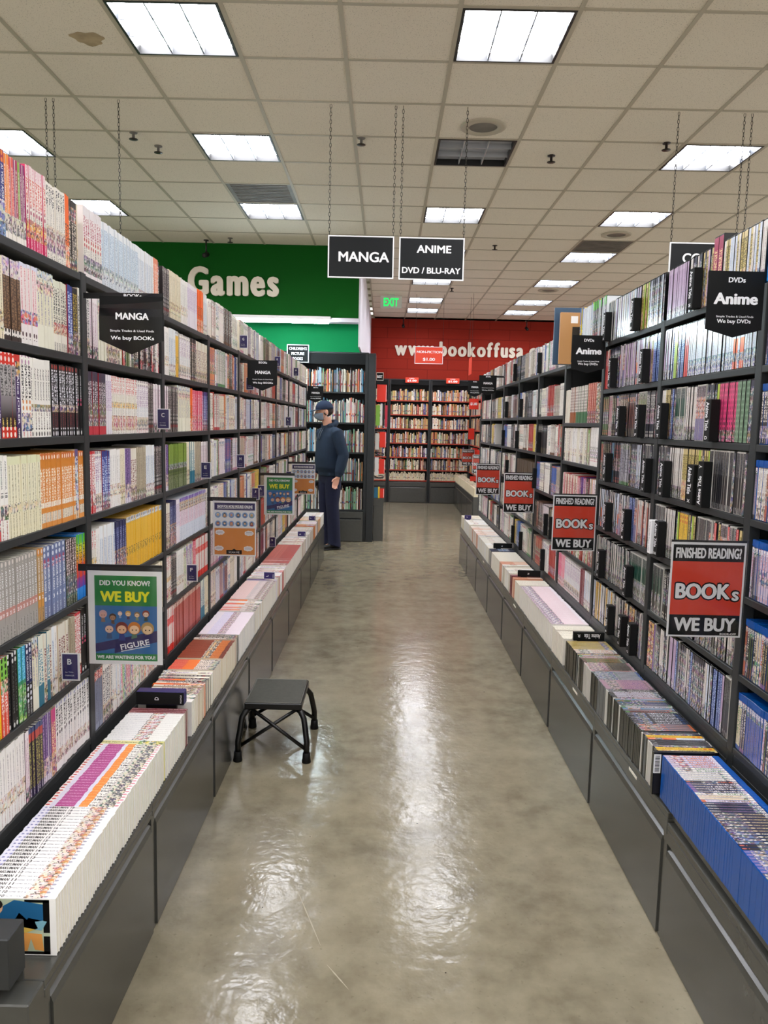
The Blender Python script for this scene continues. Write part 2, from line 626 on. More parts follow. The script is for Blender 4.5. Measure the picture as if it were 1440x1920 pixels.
for i in range(-12, 14):
    x = GX0 + GDX * i
    b.box(x - .012, x + .012, -2.4, YB if x > -.4 else 9.27, CEIL - .004, CEIL + .03, 'grid')
for j in range(-10, 21):
    y = GY0 + GDY * j
    if y < YB:
        b.box(-8 if y < 9.27 else -.335, 7, y - .012, y + .012, CEIL - .0035, CEIL + .03, 'grid')
struct(b, 'trim_2', 'beige metal grid between the ceiling tiles')

# ------------------------------------------------------------------ ceiling fittings
COLN = {-7: 'far beyond the manga wall', -4: 'beyond the manga wall', -1: 'above the manga wall', 2: 'above the aisle', 5: 'beyond the DVD wall', 8: 'far beyond the DVD wall'}


def ceiling_light(i, j, on, lab):
    x0 = GX0 + GDX * i; y0 = GY0 + GDY * j
    g = empty('ceiling_light', (x0 + GDX / 2, y0 + GDY / 2, CEIL), lab, 'ceiling light', 'recessed ceiling lights')
    hx_, hy_ = GDX / 2 - .014, GDY / 2 - .014
    f = MB()
    fw = .014
    for a in (-1, 1):
        xa, xb = sorted((a * hx_, a * (hx_ - fw)))
        f.box(xa, xb, -hy_, hy_, -.006, .1, 'fix_black')
        ya, yb = sorted((a * hy_, a * (hy_ - fw)))
        f.box(-hx_ + fw, hx_ - fw, ya, yb, -.006, .1, 'fix_black')
    f.build('frame', g)
    d = MB(); d.box(-hx_ + fw, hx_ - fw, -hy_ + fw, hy_ - fw, .040, .052, 'lamp' if on else 'lamp_off'); d.build('diffuser', g)
    l = MB(); lm = 'louvre' if on else 'louvre_grey'
    for q in (1, 2):
        x = -hx_ + fw + (2 * (hx_ - fw)) * q / 3
        l.box(x - .004, x + .004, -hy_ + fw, hy_ - fw, .002, .036, lm)
        y = -hy_ + fw + (2 * (hy_ - fw)) * q / 3
        l.box(-hx_ + fw, hx_ - fw, y - .003, y + .003, .002, .036, lm)
    l.build('louvre', g)


ROWN = {-9: 'behind the viewpoint, first', -6: 'behind the viewpoint, second', -3: 'overhead, before the picture', 0: 'at the top of the picture', 3: 'second one down the row',
        6: 'third one down the row', 9: 'fourth one down the row', 12: 'fifth one down the row', 15: 'sixth one down the row', 17: 'last one by the red wall'}
for (i, j), on in LIT.items():
    if i < -7 or i > 8:
        continue
    lab = 'square white ceiling light, %s, %s' % (COLN[i], ROWN[j]) if on else 'square grey ceiling light switched off, second one over the aisle'
    ceiling_light(i, j, on, lab)

for n, (i, j) in enumerate(sorted(VENTS)):
    x0 = GX0 + GDX * i; y0 = GY0 + GDY * j
    g = empty('ceiling_vent', (x0 + GDX / 2, y0 + GDY / 2, CEIL), ['dark grey ceiling vent panel among the lights above the manga shelves', 'dark grey ceiling vent panel before a light beyond the DVD shelves'][n], 'vent')
    v = MB(); v.box(-GDX / 2 + .014, GDX / 2 - .014, -GDY / 2 + .014, GDY / 2 - .014, .0, .012, 'vent'); v.build('vent_panel', g)
    v = MB()
    for q in range(12):
        y = -GDY / 2 + .04 + q * .045
        v.box(-.25, .25, y, y + .006, -.004, .0, 'vent')
    v.build('grille', g)

for x, y, lab in ((.625, 5.57, 'round ceiling speaker beside the switched-off light'), (2.40, 8.46, 'round ceiling speaker near the vent beyond the DVD shelves'),
                  (2.4, 11.9, 'round ceiling speaker far down the ceiling by the red wall')):
    g = empty('ceiling_speaker', (x, y, CEIL), lab, 'speaker')
    s = MB(); s.lathe((0, 0, 0), [(.155, 0), (.155, -.008), (.145, -.012), (.10, -.012), (.098, -.004)], 'grid', 32); s.build('ring', g)
    s = MB(); s.lathe((0, 0, 0), [(.098, -.004), (.0, -.006)], 'vent', 32); s.build('grille', g)

for n, (x, y, lab) in enumerate(((-1.76, 6.09, 'fire sprinkler hanging from the ceiling over the manga shelves'), (1.21, 6.11, 'fire sprinkler hanging from the ceiling over the DVD shelves'),
                                 (-1.80, 9.0, 'fire sprinkler on the ceiling just before the green wall'), (1.20, 9.08, 'fire sprinkler past the hanging signs, halfway down the ceiling'),
                                 (-1.86, 5.82, 'tiny ceiling nozzle near the chain above the manga'), (1.97, 5.8, 'small sprinkler beside the light above the DVDs'),
                                 (-.22, 5.83, 'tiny ceiling nozzle above the aisle near the middle'), (.95, 11.9, 'fire sprinkler near the far end over the aisle'))):
    g = empty('sprinkler', (x, y, CEIL), lab, 'sprinkler')
    s = MB(); s.lathe((0, 0, 0), [(.03, 0), (.028, -.006), (.01, -.008), (.01, -.045), (.0, -.045)], 'brown_dark' if n % 2 else 'vent', 12); s.build('body', g)
    s = MB(); s.lathe((0, 0, 0), [(.0, -.045), (.032, -.047), (.032, -.050), (.0, -.052)], 'chain', 12); s.build('deflector', g)

# stained tile
b = MB()
pts = []
for q in range(26):
    t = q / 26 * 2 * math.pi; r = .085 + .012 * math.sin(3 * t) + .008 * math.sin(7 * t + 1)
    pts.append((-1.66 + math.cos(t) * r, 4.45 - math.sin(t) * r * .9, CEIL - .0008))
mat('stain', 'a18f70', .95, noise=(18, .18))
b.face(pts, 'stain')
tag(b.build('water_stain'), 'brown water stain on a ceiling tile near the first light', 'stain')

for n, (x, y, z, lab) in enumerate(((-2.10, 9.12, 3.57, 'small black security camera before the green wall'), (.30, 15.2, 3.57, 'small black security camera hanging before the red wall, near the exit sign'),
                                   (2.68, 15.2, 3.57, 'small black security camera hanging before the red wall, above the DVD shelves'))):
    g = empty('security_camera', (x, y, z), lab, 'camera')
    s = MB(); s.tube([(0, 0, 0), (0, 0, -.14)], .009, 'black', 8); s.lathe((0, 0, 0), [(.03, 0), (.03, -.01), (0, -.012)], 'black', 12); s.build('mount', g)
    s = MB(); s.tube([(0, .05, -.15), (0, -.09, -.19)], .028, 'black_matte', 12); s.build('body', g)
    s = MB(); s.tube([(0, -.091, -.190), (0, -.10, -.193)], .018, 'black_gloss', 12); s.build('lens', g)

g = empty('exit_sign', (0.045, 12.6, CEIL), 'green glowing EXIT sign hanging from the ceiling', 'sign')
s = MB(); s.box(-.17, .17, -.012, .012, -.215, -.02, 'exit_plate', .003); s.build('plate', g)
s = MB(); s.text('EXIT', (-.12, -.0135, -.185), (1, 0, 0), (0, 0, 1), .24, .13, 'exit_green', .03); s.build('lettering', g)
s = MB(); s.box(-.05, .05, -.02, .02, -.02, 0, 'exit_plate'); s.build('mount', g)

g = empty('strip_lamp', (-1.24, 9.2, 2.72), 'long glowing white strip lamp under the dark green wall', 'lamp')
s = MB(); s.box(-.57, .57, -.03, .04, -.005, .03, 'white'); s.build('housing', g)
s = MB(); s.tube([(-.55, 0, -.028), (.55, 0, -.028)], .021, 'tube', 10); s.build('tube', g)

# ------------------------------------------------------------------ shelving
XL, XR = -.89, 1.0626
XBL, XBR = -.661, .860
ZL = [1.94, 1.705, 1.475, 1.235, .993, .768, .548]
ZR = [1.941, 1.716, 1.493, 1.278, 1.05, .816, .59]
ZM = [1.895, 1.60, 1.352, 1.10, .83, .59]
ZM0 = [1.89, 1.555, 1.335, 1.075, .82, .59]
P0L, P0R, B0L, B0R, BAY = 2.3007, 2.2336, 2.151, 2.166, .8
PW = .038     # post width


def bay(side, k, boards, label, group, first=False, last=False, base=True):
    sx = -1 if side == 'L' else 1
    XF = XL if side == 'L' else XR
    XB = XBL if side == 'L' else XBR
    y0 = (P0L if side == 'L' else P0R) + BAY * k; y1 = y0 + BAY
    yb0 = (B0L if side == 'L' else B0R) + BAY * k; yb1 = yb0 + BAY
    if first:
        yb0 = 1.43 if side == 'L' else 1.0
        if side == 'R':
            y0 = 1.0
    g = empty('bookcase', (XF, y0, 0), label, 'bookcase', group)
    D = .215

    def bx(m, xa, xb, ya, yb, za, zb, mt, c=0.0):      # xa, xb measured from the shelf face into the unit
        x0, x1 = sorted((sx * xa, sx * xb)); m.box(x0, x1, ya - y0, yb - y0, za, zb, mt, c)
    for pi, yy in enumerate([y0] + ([y1] if last else [])):
        m = MB(); bx(m, -.004, .03, yy - PW / 2, yy + PW / 2, .405 if side == 'L' else .57, 1.945, 'shelf', .002)
        if side == 'R': bx(m, .0, .03, yy - PW / 2, yy + PW / 2, .405, .5695, 'shelf')
        bx(m, .03, D, yy - .006, yy + .006, .405, 1.94, 'shelf_dark'); m.build('post', g)
    for z in boards:
        m = MB(); bx(m, -.003, D - .004, y0 + PW / 2 + .0006, y1 - PW / 2 - .0006, z - .021, z, 'shelf', .0015); m.build('shelf', g)
    m = MB(); bx(m, D + .0005, D + .012, y0 + .004, y1 - .004, .406, 1.985, 'shelf_dark'); m.build('back_panel', g)
    m = MB(); zb = boards[-1] - .021
    bx(m, .0, .02, y0 + PW / 2 + .001, y1 - PW / 2 - .001, .4055, zb - .0005, 'shelf', .002)
    bx(m, -.006 if side == 'L' else -.002, -.0002, y0 + PW / 2 + .001, y1 - PW / 2 - .001, zb - .05, zb - .035, 'shelf', .003)
    bx(m, -.018 if side == 'L' else -.004, -.0002, y0 + PW / 2 + .001, y1 - PW / 2 - .001, .4055, .425, 'shelf', .004)
    m.build('kick_rail', g)
    if base:
        xb = (XF - XB) * -sx      # distance from shelf face out to the base front (negative direction)
        o = -abs(XB - XF)
        low = (side == 'R' and first)
        zt = .375 if low else .404
        zh = .300 if low else (.352 if side == 'L' else .325)
        m = MB()
        bx(m, o + .05, D, yb0 + .004, yb1 - .004, .0, zt - .02, 'base')
        bx(m, o, D, yb0 + .001, yb1 - .001, zt - .02, zt, 'base', .002)
        bx(m, o, o + .05, yb0 + .001, yb1 - .001, zh + .012, zt - .0205, 'base', .002)
        bx(m, o + .004, o + .05, yb0 + .001, yb0 + .032, .0, zh + .0115, 'base')
        m.build('base_cabinet', g)
        m = MB()
        ya, yb = yb0 + .036, yb1 - .006
        # drawer front with a sloped grip at its top and rounded corners
        pr = [(-.001, 0.004), (-.001, zh - .028), (.004, zh - .012), (.016, zh - .004), (.03, zh - .004), (.03, .004)]
        P = [(sx * (o + p[0]), p[1]) for p in pr]
        yA, yB = ya - y0, yb - y0
        kk = len(P)
        A = [(p[0], yA, p[1]) for p in P]; Bq = [(p[0], yB, p[1]) for p in P]
        for q in range(kk):
            r = (q + 1) % kk
            fq = [A[q], A[r], Bq[r], Bq[q]]
            m.face(fq if sx > 0 else fq[::-1], 'base')
        m.face(A[::-1] if sx > 0 else A, 'base'); m.face(Bq if sx > 0 else Bq[::-1], 'base')
        m.build('drawer_front', g)
        m = MB(); bx(m, o + .0305, o + .0495, yb0 + .033, yb1 - .003, .002, zh + .011, 'gap'); m.build('grip_recess', g)
        if low:
            m = MB(); bx(m, o + .012, -.034, 1.02, yb1 - .002, .386, .4095, 'base', .001); bx(m, o + .045, -.04, 1.02, yb1 - .002, .3755, .3855, 'gap'); m.build('disc_tray', g)
        if side == 'R' and k in (1, 0, 3, 5):
            m = MB(); bx(m, o - .0012, o - .0002, yb0 + .28, yb0 + .36, zt - .033, zt - .023, 'paper'); m.build('label_strip', g)
    return g


for k in range(-1, 8):
    bay('L', k, ZL, 'dark grey steel bookcase full of manga, %s bay of the manga wall' % nth(k + 2), 'bookcases along the manga side', first=(k == -1), last=(k == 7))
for k in range(-1, 8):
    bd = ZR if k < 2 else (ZM0 if k == 2 else ZM)
    wh = ['dark grey steel bookcase full of blue-topped discs', 'dark grey steel bookcase full of DVDs, first DVD bay', 'dark grey steel bookcase full of DVDs, second DVD bay'][k + 1] if k < 2 else \
        'dark grey steel bookcase full of paperbacks, %s bay past the DVDs' % nth(k - 1)
    bay('R', k, bd, wh, 'bookcases along the DVD side', first=(k == -1), last=(k == 7))

# block closing the end of the manga ledge
g = empty('end_block', (-.76, 1.36, .405), 'dark grey metal block at the start of the manga ledge', 'bookend')
m = MB(); m.box(-.16, .065, .0, .065, .03, .135, 'shelf', .002); m.build('block', g)
m = MB(); m.box(-.16, .060, .065, .069, .0, .03, 'base'); m.box(-.16, .099, .0, .0695, -.405, -.0, 'base', .003); m.build('stand', g)


# ---- bookcases standing across (children's, back wall, far unit)
def case(name, O, X, Yd, width, depth, boards, zt, label, group=None, hdr=.0, pw=.035, col='shelf', zb=None, lip='', drawers=True, cat='bookcase'):
    """bookcase: O floor corner of the front, X along the front, Yd into the depth"""
    O, X, Yd = Vector(O), Vector(X), Vector(Yd); Z = Vector((0, 0, 1))
    g = empty(name, O, label, cat, group)
    for a in (0, width - pw):
        m = MB(); m.frame(X * a, X, Yd, Z, pw, depth, zt, col, .002); m.build('side_panel', g)
    if hdr:
        m = MB(); m.frame(X * pw + Z * (zt - .02) + Yd * .001, X, Yd, Z, width - 2 * pw, depth - .02, .02, col)
        m.frame(X * (pw + .0005) + Yd * .01 + Z * (zt - hdr), X, Yd, Z, width - 2 * pw - .001, .02, hdr - .0205, 'black_matte'); m.build('header', g)
    m = MB(); m.frame(X * pw + Yd * (depth - .012), X, Yd, Z, width - 2 * pw, .012, zt - .03, 'shelf_dark'); m.build('back_panel', g)
    for z in boards:
        m = MB(); m.frame(X * (pw + .0005) + Z * (z - .02) + Yd * .004, X, Yd, Z, width - 2 * pw - .001, depth - .017, .02, col)
        if lip:
            m.frame(X * (pw + .0005) + Z * (z - .021) + Yd * .0005, X, Yd, Z, width - 2 * pw - .001, .003, .022, lip)
        m.build('shelf', g)
    if drawers:
        h = zb if zb else boards[-1] - .025
        m = MB(); m.frame(X * pw - Yd * .03 + Z * .0, X, Yd, Z, width - 2 * pw, .1, h, 'base', .003); m.build('base_cabinet', g)
        m = MB(); m.frame(X * (pw + .02) - Yd * .042 + Z * .01, X, Yd, Z, width - 2 * pw - .04, .0115, h * .72, 'base', .004); m.build('drawer_front', g)
        m = MB(); m.frame(X * (pw + .02) - Yd * .0335 + Z * (h * .72 + .012), X, Yd, Z, width - 2 * pw - .04, .003, .02, 'gap'); m.build('grip_recess', g)
    return g


ZC = [1.914, 1.53, 1.153, .784, .414]
CHILD = case('bookcase', (-1.13, 9.88, 0), (1, 0, 0), (0, 1, 0), .9, .3, ZC, 2.41, 'tall dark bookcase of picture books behind the man', 'picture book cases', hdr=.15, pw=.04)
case('bookcase', (-2.035, 9.88, 0), (1, 0, 0), (0, 1, 0), .9, .3, ZC, 2.41, 'tall dark bookcase of picture books, mostly hidden by the manga wall', 'picture book cases', hdr=.15, pw=.04)
m = MB(); m.box(-.228, -.14, 9.86, 10.31, 0, 2.40, 'shelf', .003)
for i_, v_ in enumerate(m.v): m.v[i_] = (v_[0] + 1.13, v_[1] - 9.88, v_[2])
m.build('end_panel', CHILD)

ZB = [1.98, 1.71, 1.44, 1.165, .89, .645]
for q, x in enumerate((-.325, .06, .855, 1.65)):
    wd = (.38, .79, .79, .79)[q]
    case('bookcase', (x, 15.0, 0), (1, 0, 0), (0, 1, 0), wd, .3, ZB + [.44], 2.385,
         'dark red-edged bookcase at the red wall, %s' % ('narrow one beside the white wall', 'straight ahead down the aisle', 'second one facing the aisle', 'half hidden behind the paperbacks')[q],
         'red-edged bookcases at the back', hdr=.11, pw=.03, lip='lip_red', zb=.405)
# far side unit beyond the cross aisle
ZF = [1.98, 1.71, 1.44, 1.165, .89, .645]
for q in range(4):
    y1 = 14.9 - q * .8
    case('bookcase', (1.62, y1, 0), (0, -1, 0), (1, 0, 0), .795, .3, ZF, 2.2, 'far dark bookcase with red price tags past the DVD side, %s from the red wall' % nth(q + 1), 'far bookcases past the cross aisle', pw=.03, lip='lip_red', drawers=False)
    g = empty('ledge_cabinet', (1.36, y1 - .795, 0), 'low dark cabinet with a book ledge by the far cases, %s from the red wall' % nth(q + 1), 'cabinet', 'far ledge cabinets')
    m = MB(); m.box(0, .255, 0, .79, 0, .44, 'base', .003); m.build('body', g)
    m = MB(); m.box(-.012, -.0005, .02, .77, .01, .36, 'base', .003); m.build('drawer_front', g)

# ------------------------------------------------------------------ books and discs
# a design = (description, thickness, height, [(upper end of band 0..1, style, colour, second colour[, colour at the upper end])], lettering)
# styles: 0 plain, 1 title marks, 2 picture, 3 small lettering, 5 emblem ; bands run from the foot of the spine to its head
D = {}


def des(key, desc, t, h, bands, txt=None, cover=None):
    D[key] = dict(desc=desc, t=t, h=h, bands=bands, txt=txt or [], cover=cover or bands[0][2])


W_, K_ = 'ece6dc', '17161a'
des('aoshi', 'navy spined', .0175, .191, [(.16, 2, '2b3f93', '5a6fc0'), (.42, 2, '4a63ad', 'd9c8b8'), (.86, 0, '23307f', 'ffffff'), (1, 5, 'a01f3c', 'e8863a')], [('AI YORI AOSHI', .84, .40, .22, .8, 'white_text')])
for k_, c_, n_ in (('thA', 'a81c56', 'magenta'), ('thB', '7fae3c', 'green'), ('thC', 'c8263c', 'crimson'), ('thD', '8fbf45', 'lime green'), ('thE', 'd9574a', 'salmon'), ('thF', 'ec8a2c', 'orange'), ('thG', '8a1f68', 'plum')):
    des(k_, n_ + ' spined', .0115, .19, [(.08, 0, 'efe8e0', K_), (.3, 2, 'e6d2bd', '3b2a24'), (.88, 3, c_, 'f2e6e0'), (1, 0, c_, W_)])
des('pinktitle', 'white spined with pink title', .0165, .2, [(.14, 3, 'cf2460', 'f2d8df'), (.36, 2, 'e9a552', 'c3562f'), (.42, 3, W_, '2b2528'), (.52, 5, W_, 'a01c50'), (.86, 1, 'f0e4de', 'd66a62'), (1, 3, 'efdcdc', 'd88ba0')])
des('blackline', 'white spined with black title', .0155, .192, [(.1, 3, W_, '18181a'), (.2, 2, 'c9b8b0', '3a3238'), (.44, 2, 'd9c3ae', '8a5a58'), (.7, 3, W_, '777070'), (.96, 1, W_, '2a2c38'), (1, 0, W_, K_)])
des('orange', 'bright orange spined', .0165, .194, [(.3, 2, 'f06a1c', 'f5b06a'), (.6, 1, 'f07020', '2a1510'), (1, 0, 'f2691c', K_)])
des('darkbrown', 'dark brown spined', .0165, .19, [(.18, 2, '2f2420', '7a4a2a'), (.7, 1, '2a211d', 'd8ccbc'), (.9, 2, '30231f', 'b0502f'), (1, 0, '2a211d', K_)])
des('creamy', 'cream spined', .017, .19, [(.1, 3, 'e8dcc2', '5a4c3a'), (.35, 2, 'e6d6b6', 'b98f5c'), (.9, 3, 'ebe1c8', '8c7a5c'), (1, 0, 'e9dfc6', K_)])
des('teal', 'teal spined', .016, .19, [(.2, 2, '275a66', '88b4b4'), (.9, 1, '215461', 'c8dada'), (1, 0, '1f4c58', K_)])
des('crimson', 'white spined with crimson title', .0175, .2, [(.06, 0, 'ece4e4', K_), (.3, 2, '8e8a8e', '2b2326'), (.42, 3, W_, '3a2f30'), (.56, 5, W_, 'b92a32'), (.86, 1, 'ece4e2', 'b04a5e'), (1, 0, 'e6dfe0', K_)])
des('iceblue', 'pale ice-blue spined', .0165, .193, [(.1, 3, 'dfe4ea', '444a55'), (.3, 2, 'dfe0e2', '8b8f9a'), (.88, 1, 'd5dfe8', '9fb3c8'), (1, 0, 'e8ebee', K_)])
des('iceblueB', 'white spined with blue lettering', .0165, .193, [(.25, 2, 'e8e2dc', 'b28e80'), (.8, 3, 'e2e6ea', '4a6ea2'), (1, 0, 'e8ebee', K_)])
des('salmon', 'salmon spined', .016, .195, [(.3, 2, 'e79b7c', 'b4412e'), (.9, 1, 'e9906e', 'f2e3d8'), (1, 0, 'e38a66', K_)])
des('brownrun', 'brown spined with white label', .0165, .19, [(.06, 0, '3b2f2c', W_), (.14, 5, 'e8e2da', '222222'), (.78, 1, '4d3524', '8a6a4c'), (1, 2, 'e2c8c4', 'b89ac8')])
des('pinkblue', 'white spined with pink lettering', .0165, .195, [(.06, 0, 'ece6e2', K_), (.15, 5, 'ece6e2', '4a2a30'), (.25, 0, 'eee6e4', W_), (.42, 2, '5f6fae', 'e05a4a'), (.95, 3, 'ecdedc', 'd47b84'), (1, 0, 'd8d8e6', K_)])
des('pastel', 'pastel yellow and white spined', .0175, .196, [(.3, 0, 'e9e6d4', K_), (.7, 3, 'e6e0c6', '7a76a0'), (.85, 2, 'e4d9b4', 'c88a90'), (1, 2, 'bcd0d8', 'e6e0cc')])
des('whitered', 'white spined with red picture', .0155, .186, [(.12, 3, 'ddd8cc', '1c1c1c'), (.24, 0, 'ece7da', K_), (.4, 2, 'b5432c', 'e8c8a0'), (.9, 1, 'e8e4d4', '2a2a26'), (1, 0, 'dfe0cc', K_)])
des('bluetitle', 'royal blue spined', .0165, .188, [(.15, 2, '8e1f32', '222244'), (.3, 2, '2a3f8c', 'aab4d8'), (.9, 1, '1f3b94', 'd5e2f4'), (1, 0, '1b2f7c', K_)])
des('goldblack', 'black spined with gold lettering', .0165, .186, [(.35, 2, '5f1426', '2a1418'), (.92, 1, '15120f', 'b59c48'), (1, 0, '12100e', K_)])
des('alice', 'purple spined', .0185, .2, [(.12, 3, '22113a', W_), (.74, 0, '3a1a5a', W_), (.92, 2, '3a1a5a', 'e0a040'), (1, 0, 'c8352c', W_)], [('Alice JOKER', .76, .16, .2, .75, 'white_text')])
des('greyred', 'grey to black spined with red head', .0185, .2, [(.13, 5, 'd0321f', W_), (.24, 3, '1a1518', 'e0c468'), (.5, 0, '2a2226', '2a2226', '8c8688'), (.86, 1, 'a9a5a4', '3b3b3b'), (1, 5, 'd63426', 'f0e0dc')])
des('astra', 'white spined with a blue figure', .0195, .2, [(.08, 3, 'f2efe8', 'b93a3a'), (.3, 2, '3a3f9a', 'e8d8c8'), (.46, 5, 'f2efe8', 'd98a4a'), (.9, 1, 'f2efe8', '2a2a2a'), (1, 5, 'f2efe8', 'b98aa8')])
des('angel', 'white spined with brown lettering', .0165, .199, [(.12, 5, 'f1eee6', '55504a'), (.33, 3, 'f1eee6', '55413a'), (.42, 2, 'a88a66', '4a5a7a'), (1, 0, 'f1eee6', W_)], [('Angel Sanctuary', .88, .47, .24, .74, 'brown_dark')])
des('blackclub', 'black spined with white lettering', .0165, .194, [(.12, 5, '131114', 'd8d8dc'), (.34, 3, '14121a', '8a3a3a'), (.44, 2, 'c09868', '1a1214'), (.92, 1, '141216', 'e9e9ee'), (1, 5, '141216', 'b3423a')])
des('after', 'plain black spined', .019, .192, [(.1, 5, '111012', 'e8e8e8'), (.45, 0, '111012', W_), (.55, 5, '111012', 'e05a80'), (1, 0, '111012', W_)], [('AFTER HOURS', .9, .55, .3, .7, 'white_text')])
des('yellowgrey', 'grey spined with yellow title', .019, .19, [(.3, 2, '9a989a', '3a3a3c'), (.45, 5, 'a5a3a4', W_), (1, 1, 'a5a29c', 'd8cf3c')])
des('purpred', 'dark purple spined with red foot', .0165, .19, [(.14, 0, 'b93440', W_), (.5, 2, '2c2128', '4a3a44'), (.85, 1, '2e2330', 'e8dfe4'), (1, 0, '3a3448', W_)])
des('lilac', 'pale lilac spined', .0165, .19, [(.4, 0, 'e9e2ea', W_), (.9, 1, 'e6dde8', 'c0a4c8'), (1, 0, 'eee6ec', W_)])
des('redyellow', 'white spined with red title', .0165, .188, [(.06, 3, 'efeae4', '6a3a30'), (.32, 2, 'e8d0b4', 'b44a30'), (.46, 3, 'efeae4', '3a3a3a'), (.56, 2, 'e8b860', 'e0c890'), (.7, 3, 'efeae0', 'a08a6a'), (.95, 1, 'efeae4', 'c83a36'), (1, 5, 'efeae4', 'c83a36')])
des('lilactitle', 'white spined with lilac title', .0165, .188, [(.06, 3, 'efeae8', 'c04a5a'), (.3, 2, 'e2c8a4', '6a5a5c'), (.5, 3, 'efecea', '8a9ab0'), (.9, 1, 'eeeaea', 'a888a8'), (1, 5, 'efeae4', '6a5a6a')])
des('darkgrid', 'dark spined with white label squares', .016, .186, [(.1, 3, '2a2424', 'd8d0c8'), (.16, 0, '7a2a2a', W_), (.4, 5, '2a2828', 'c8c4c0'), (.9, 1, '2b2526', 'a89c98'), (1, 2, '5a2a2c', '2a2a2a')])
des('eighteen', 'white spined with a black figure', .0185, .2, [(.24, 3, 'f3f0ea', '9a4a30'), (.42, 2, 'f3e2d2', '2a1a1c'), (.5, 0, 'f3f0ea', W_), (1, 0, 'f3f0ea', W_)], [('18', .56, .5, .15, .85, 'black'), ('AKEBONOSHA', .94, .6, .3, .65, 'black')])
des('palecream', 'pale cream-green spined', .0175, .196, [(.12, 3, 'e9e3c6', 'a89c6a'), (.3, 3, 'e7e0c4', '9a946c'), (.42, 2, 'e6dcb8', 'ddd2ac'), (.9, 3, 'ebe6cc', '8f8a64'), (1, 0, 'dfe0ba', W_)])
des('tan', 'tan orange spined', .0165, .196, [(.07, 0, 'd99046', W_), (.2, 3, 'e6dac6', '6a5a50'), (.27, 0, 'd68a3c', W_), (.34, 3, 'f0e8da', 'c07a3a'), (.8, 1, 'd98c42', 'f2ead8'), (.92, 0, 'cc7f2c', W_), (1, 5, 'c96a2c', 'f0dcc8')])
des('tanblue', 'white to blue picture spined', .018, .2, [(.12, 3, 'e0c8a8', '5a3a2a'), (.55, 2, 'dfe2ea', '7a86b4'), (.9, 2, 'c9cde0', '4a4a80'), (1, 0, '5a4a80', W_)])
des('titan', 'grey spined with pink band', .0175, .193, [(.2, 3, 'a6a19b', '6c6864'), (.3, 0, 'a19a94', W_), (.4, 0, 'bd8378', W_), (.9, 0, '9f9993', W_), (1, 5, '9d9892', 'd8cfc8')], [('ATTACK ON TITAN', .88, .4, .28, .75, 'white_text')])
des('titanorange', 'orange and grey spined', .0175, .194, [(.2, 3, 'b9905a', '5c4834'), (.4, 0, 'c98a3c', W_), (.9, 0, 'b39264', W_), (1, 5, 'c98030', 'd8cfc8')], [('ATTACK ON TITAN', .88, .4, .28, .75, 'white_text')])
des('junior', 'slate blue spined', .0235, .193, [(.16, 3, '6a7296', 'c8d0e0'), (.7, 3, '69759c', '8f9bc0'), (.84, 5, '6b6f9a', 'b04a64'), (1, 5, '66739c', 'dadfe8')], [('JUNIOR HIGH', .78, .36, .2, .8, 'white_text')])
des('maroon', 'dark maroon spined with white lettering', .0155, .19, [(.12, 3, '2d3a22', 'd8d8c8'), (.45, 2, '2a2a28', '4a4a44'), (1, 1, '3a1418', 'e8dcd8')])
des('rainbow', 'rainbow coloured', .0165, .193, [(.18, 0, '1c7fd8', W_, '2b8be0'), (.34, 0, '6a3fa8', W_, 'a8336c'), (.55, 0, 'd83a2c', W_, 'e8541c'), (.72, 1, 'ee7a14', '2a2a10', 'f0c41a'), (.86, 1, 'f2d81a', '2a2a10', 'c0dc20'), (1, 0, '6fc02c', W_, '3fa63a')])
des('yellowthick', 'bright yellow spined', .018, .19, [(.5, 3, 'eebc14', '8a5a10'), (1, 0, 'f0c61c', W_)])
des('greenred', 'green to red spined', .0195, .19, [(.3, 3, 'd9412a', 'f2e8e0'), (.55, 1, 'df5c4a', 'f4ece8'), (.72, 2, 'e8a890', '4a8a3a'), (1, 5, '7fbf4a', '1f2a14')])
des('classA', 'black spined with grey lettering', .0175, .19, [(.1, 5, '121114', 'd8d8d8'), (.85, 0, '141316', W_), (1, 5, '141316', 'e8e8e8')], [('CLASSROOM', .84, .2, .3, .72, 'steel')])
des('greenblue', 'blue to green spined', .0185, .19, [(.5, 2, '3f8f3a', '6fb84a'), (.55, 0, '3a8a6a', W_), (1, 1, '3f9fc8', '8ad8e8')])
des('classB', 'navy to black spined', .019, .188, [(.2, 3, '141214', 'c8c8c8'), (.45, 5, '16141a', 'd8dce8'), (.85, 0, '1c2250', W_), (1, 5, '1c2250', 'e8e8f0')], [('CLASSROOM', .84, .5, .3, .72, 'white_text')])
des('tealwhite', 'teal and white spined', .0165, .19, [(.3, 0, '2a6f88', W_), (.8, 1, 'e8e8dc', '2f7f94'), (1, 0, 'e4e4d4', W_)])
des('mixA', 'white and brown spined', .017, .187, [(.3, 2, 'd9c8ae', '6a4432'), (.8, 1, 'ebe6da', '7a2f24'), (1, 0, 'e5dfd0', W_)])
des('mixB', 'white spined with a figure', .0165, .192, [(.3, 2, 'd8c0ac', '33222a'), (.9, 1, 'eeeae4', '44404a'), (1, 0, 'eeeae4', W_)])
des('mixC', 'grey-beige spined', .0175, .188, [(.2, 2, '9c8f7c', '4a4238'), (.9, 3, 'b5a890', '4a4238'), (1, 0, 'b0a48c', W_)])
des('redstripe', 'white and red spined', .0165, .19, [(.12, 3, 'c22a30', 'f2e8e4'), (.4, 2, 'efe6de', 'c83a30'), (.96, 1, 'f0eae6', 'c43a40'), (1, 0, 'c8303a', W_)])
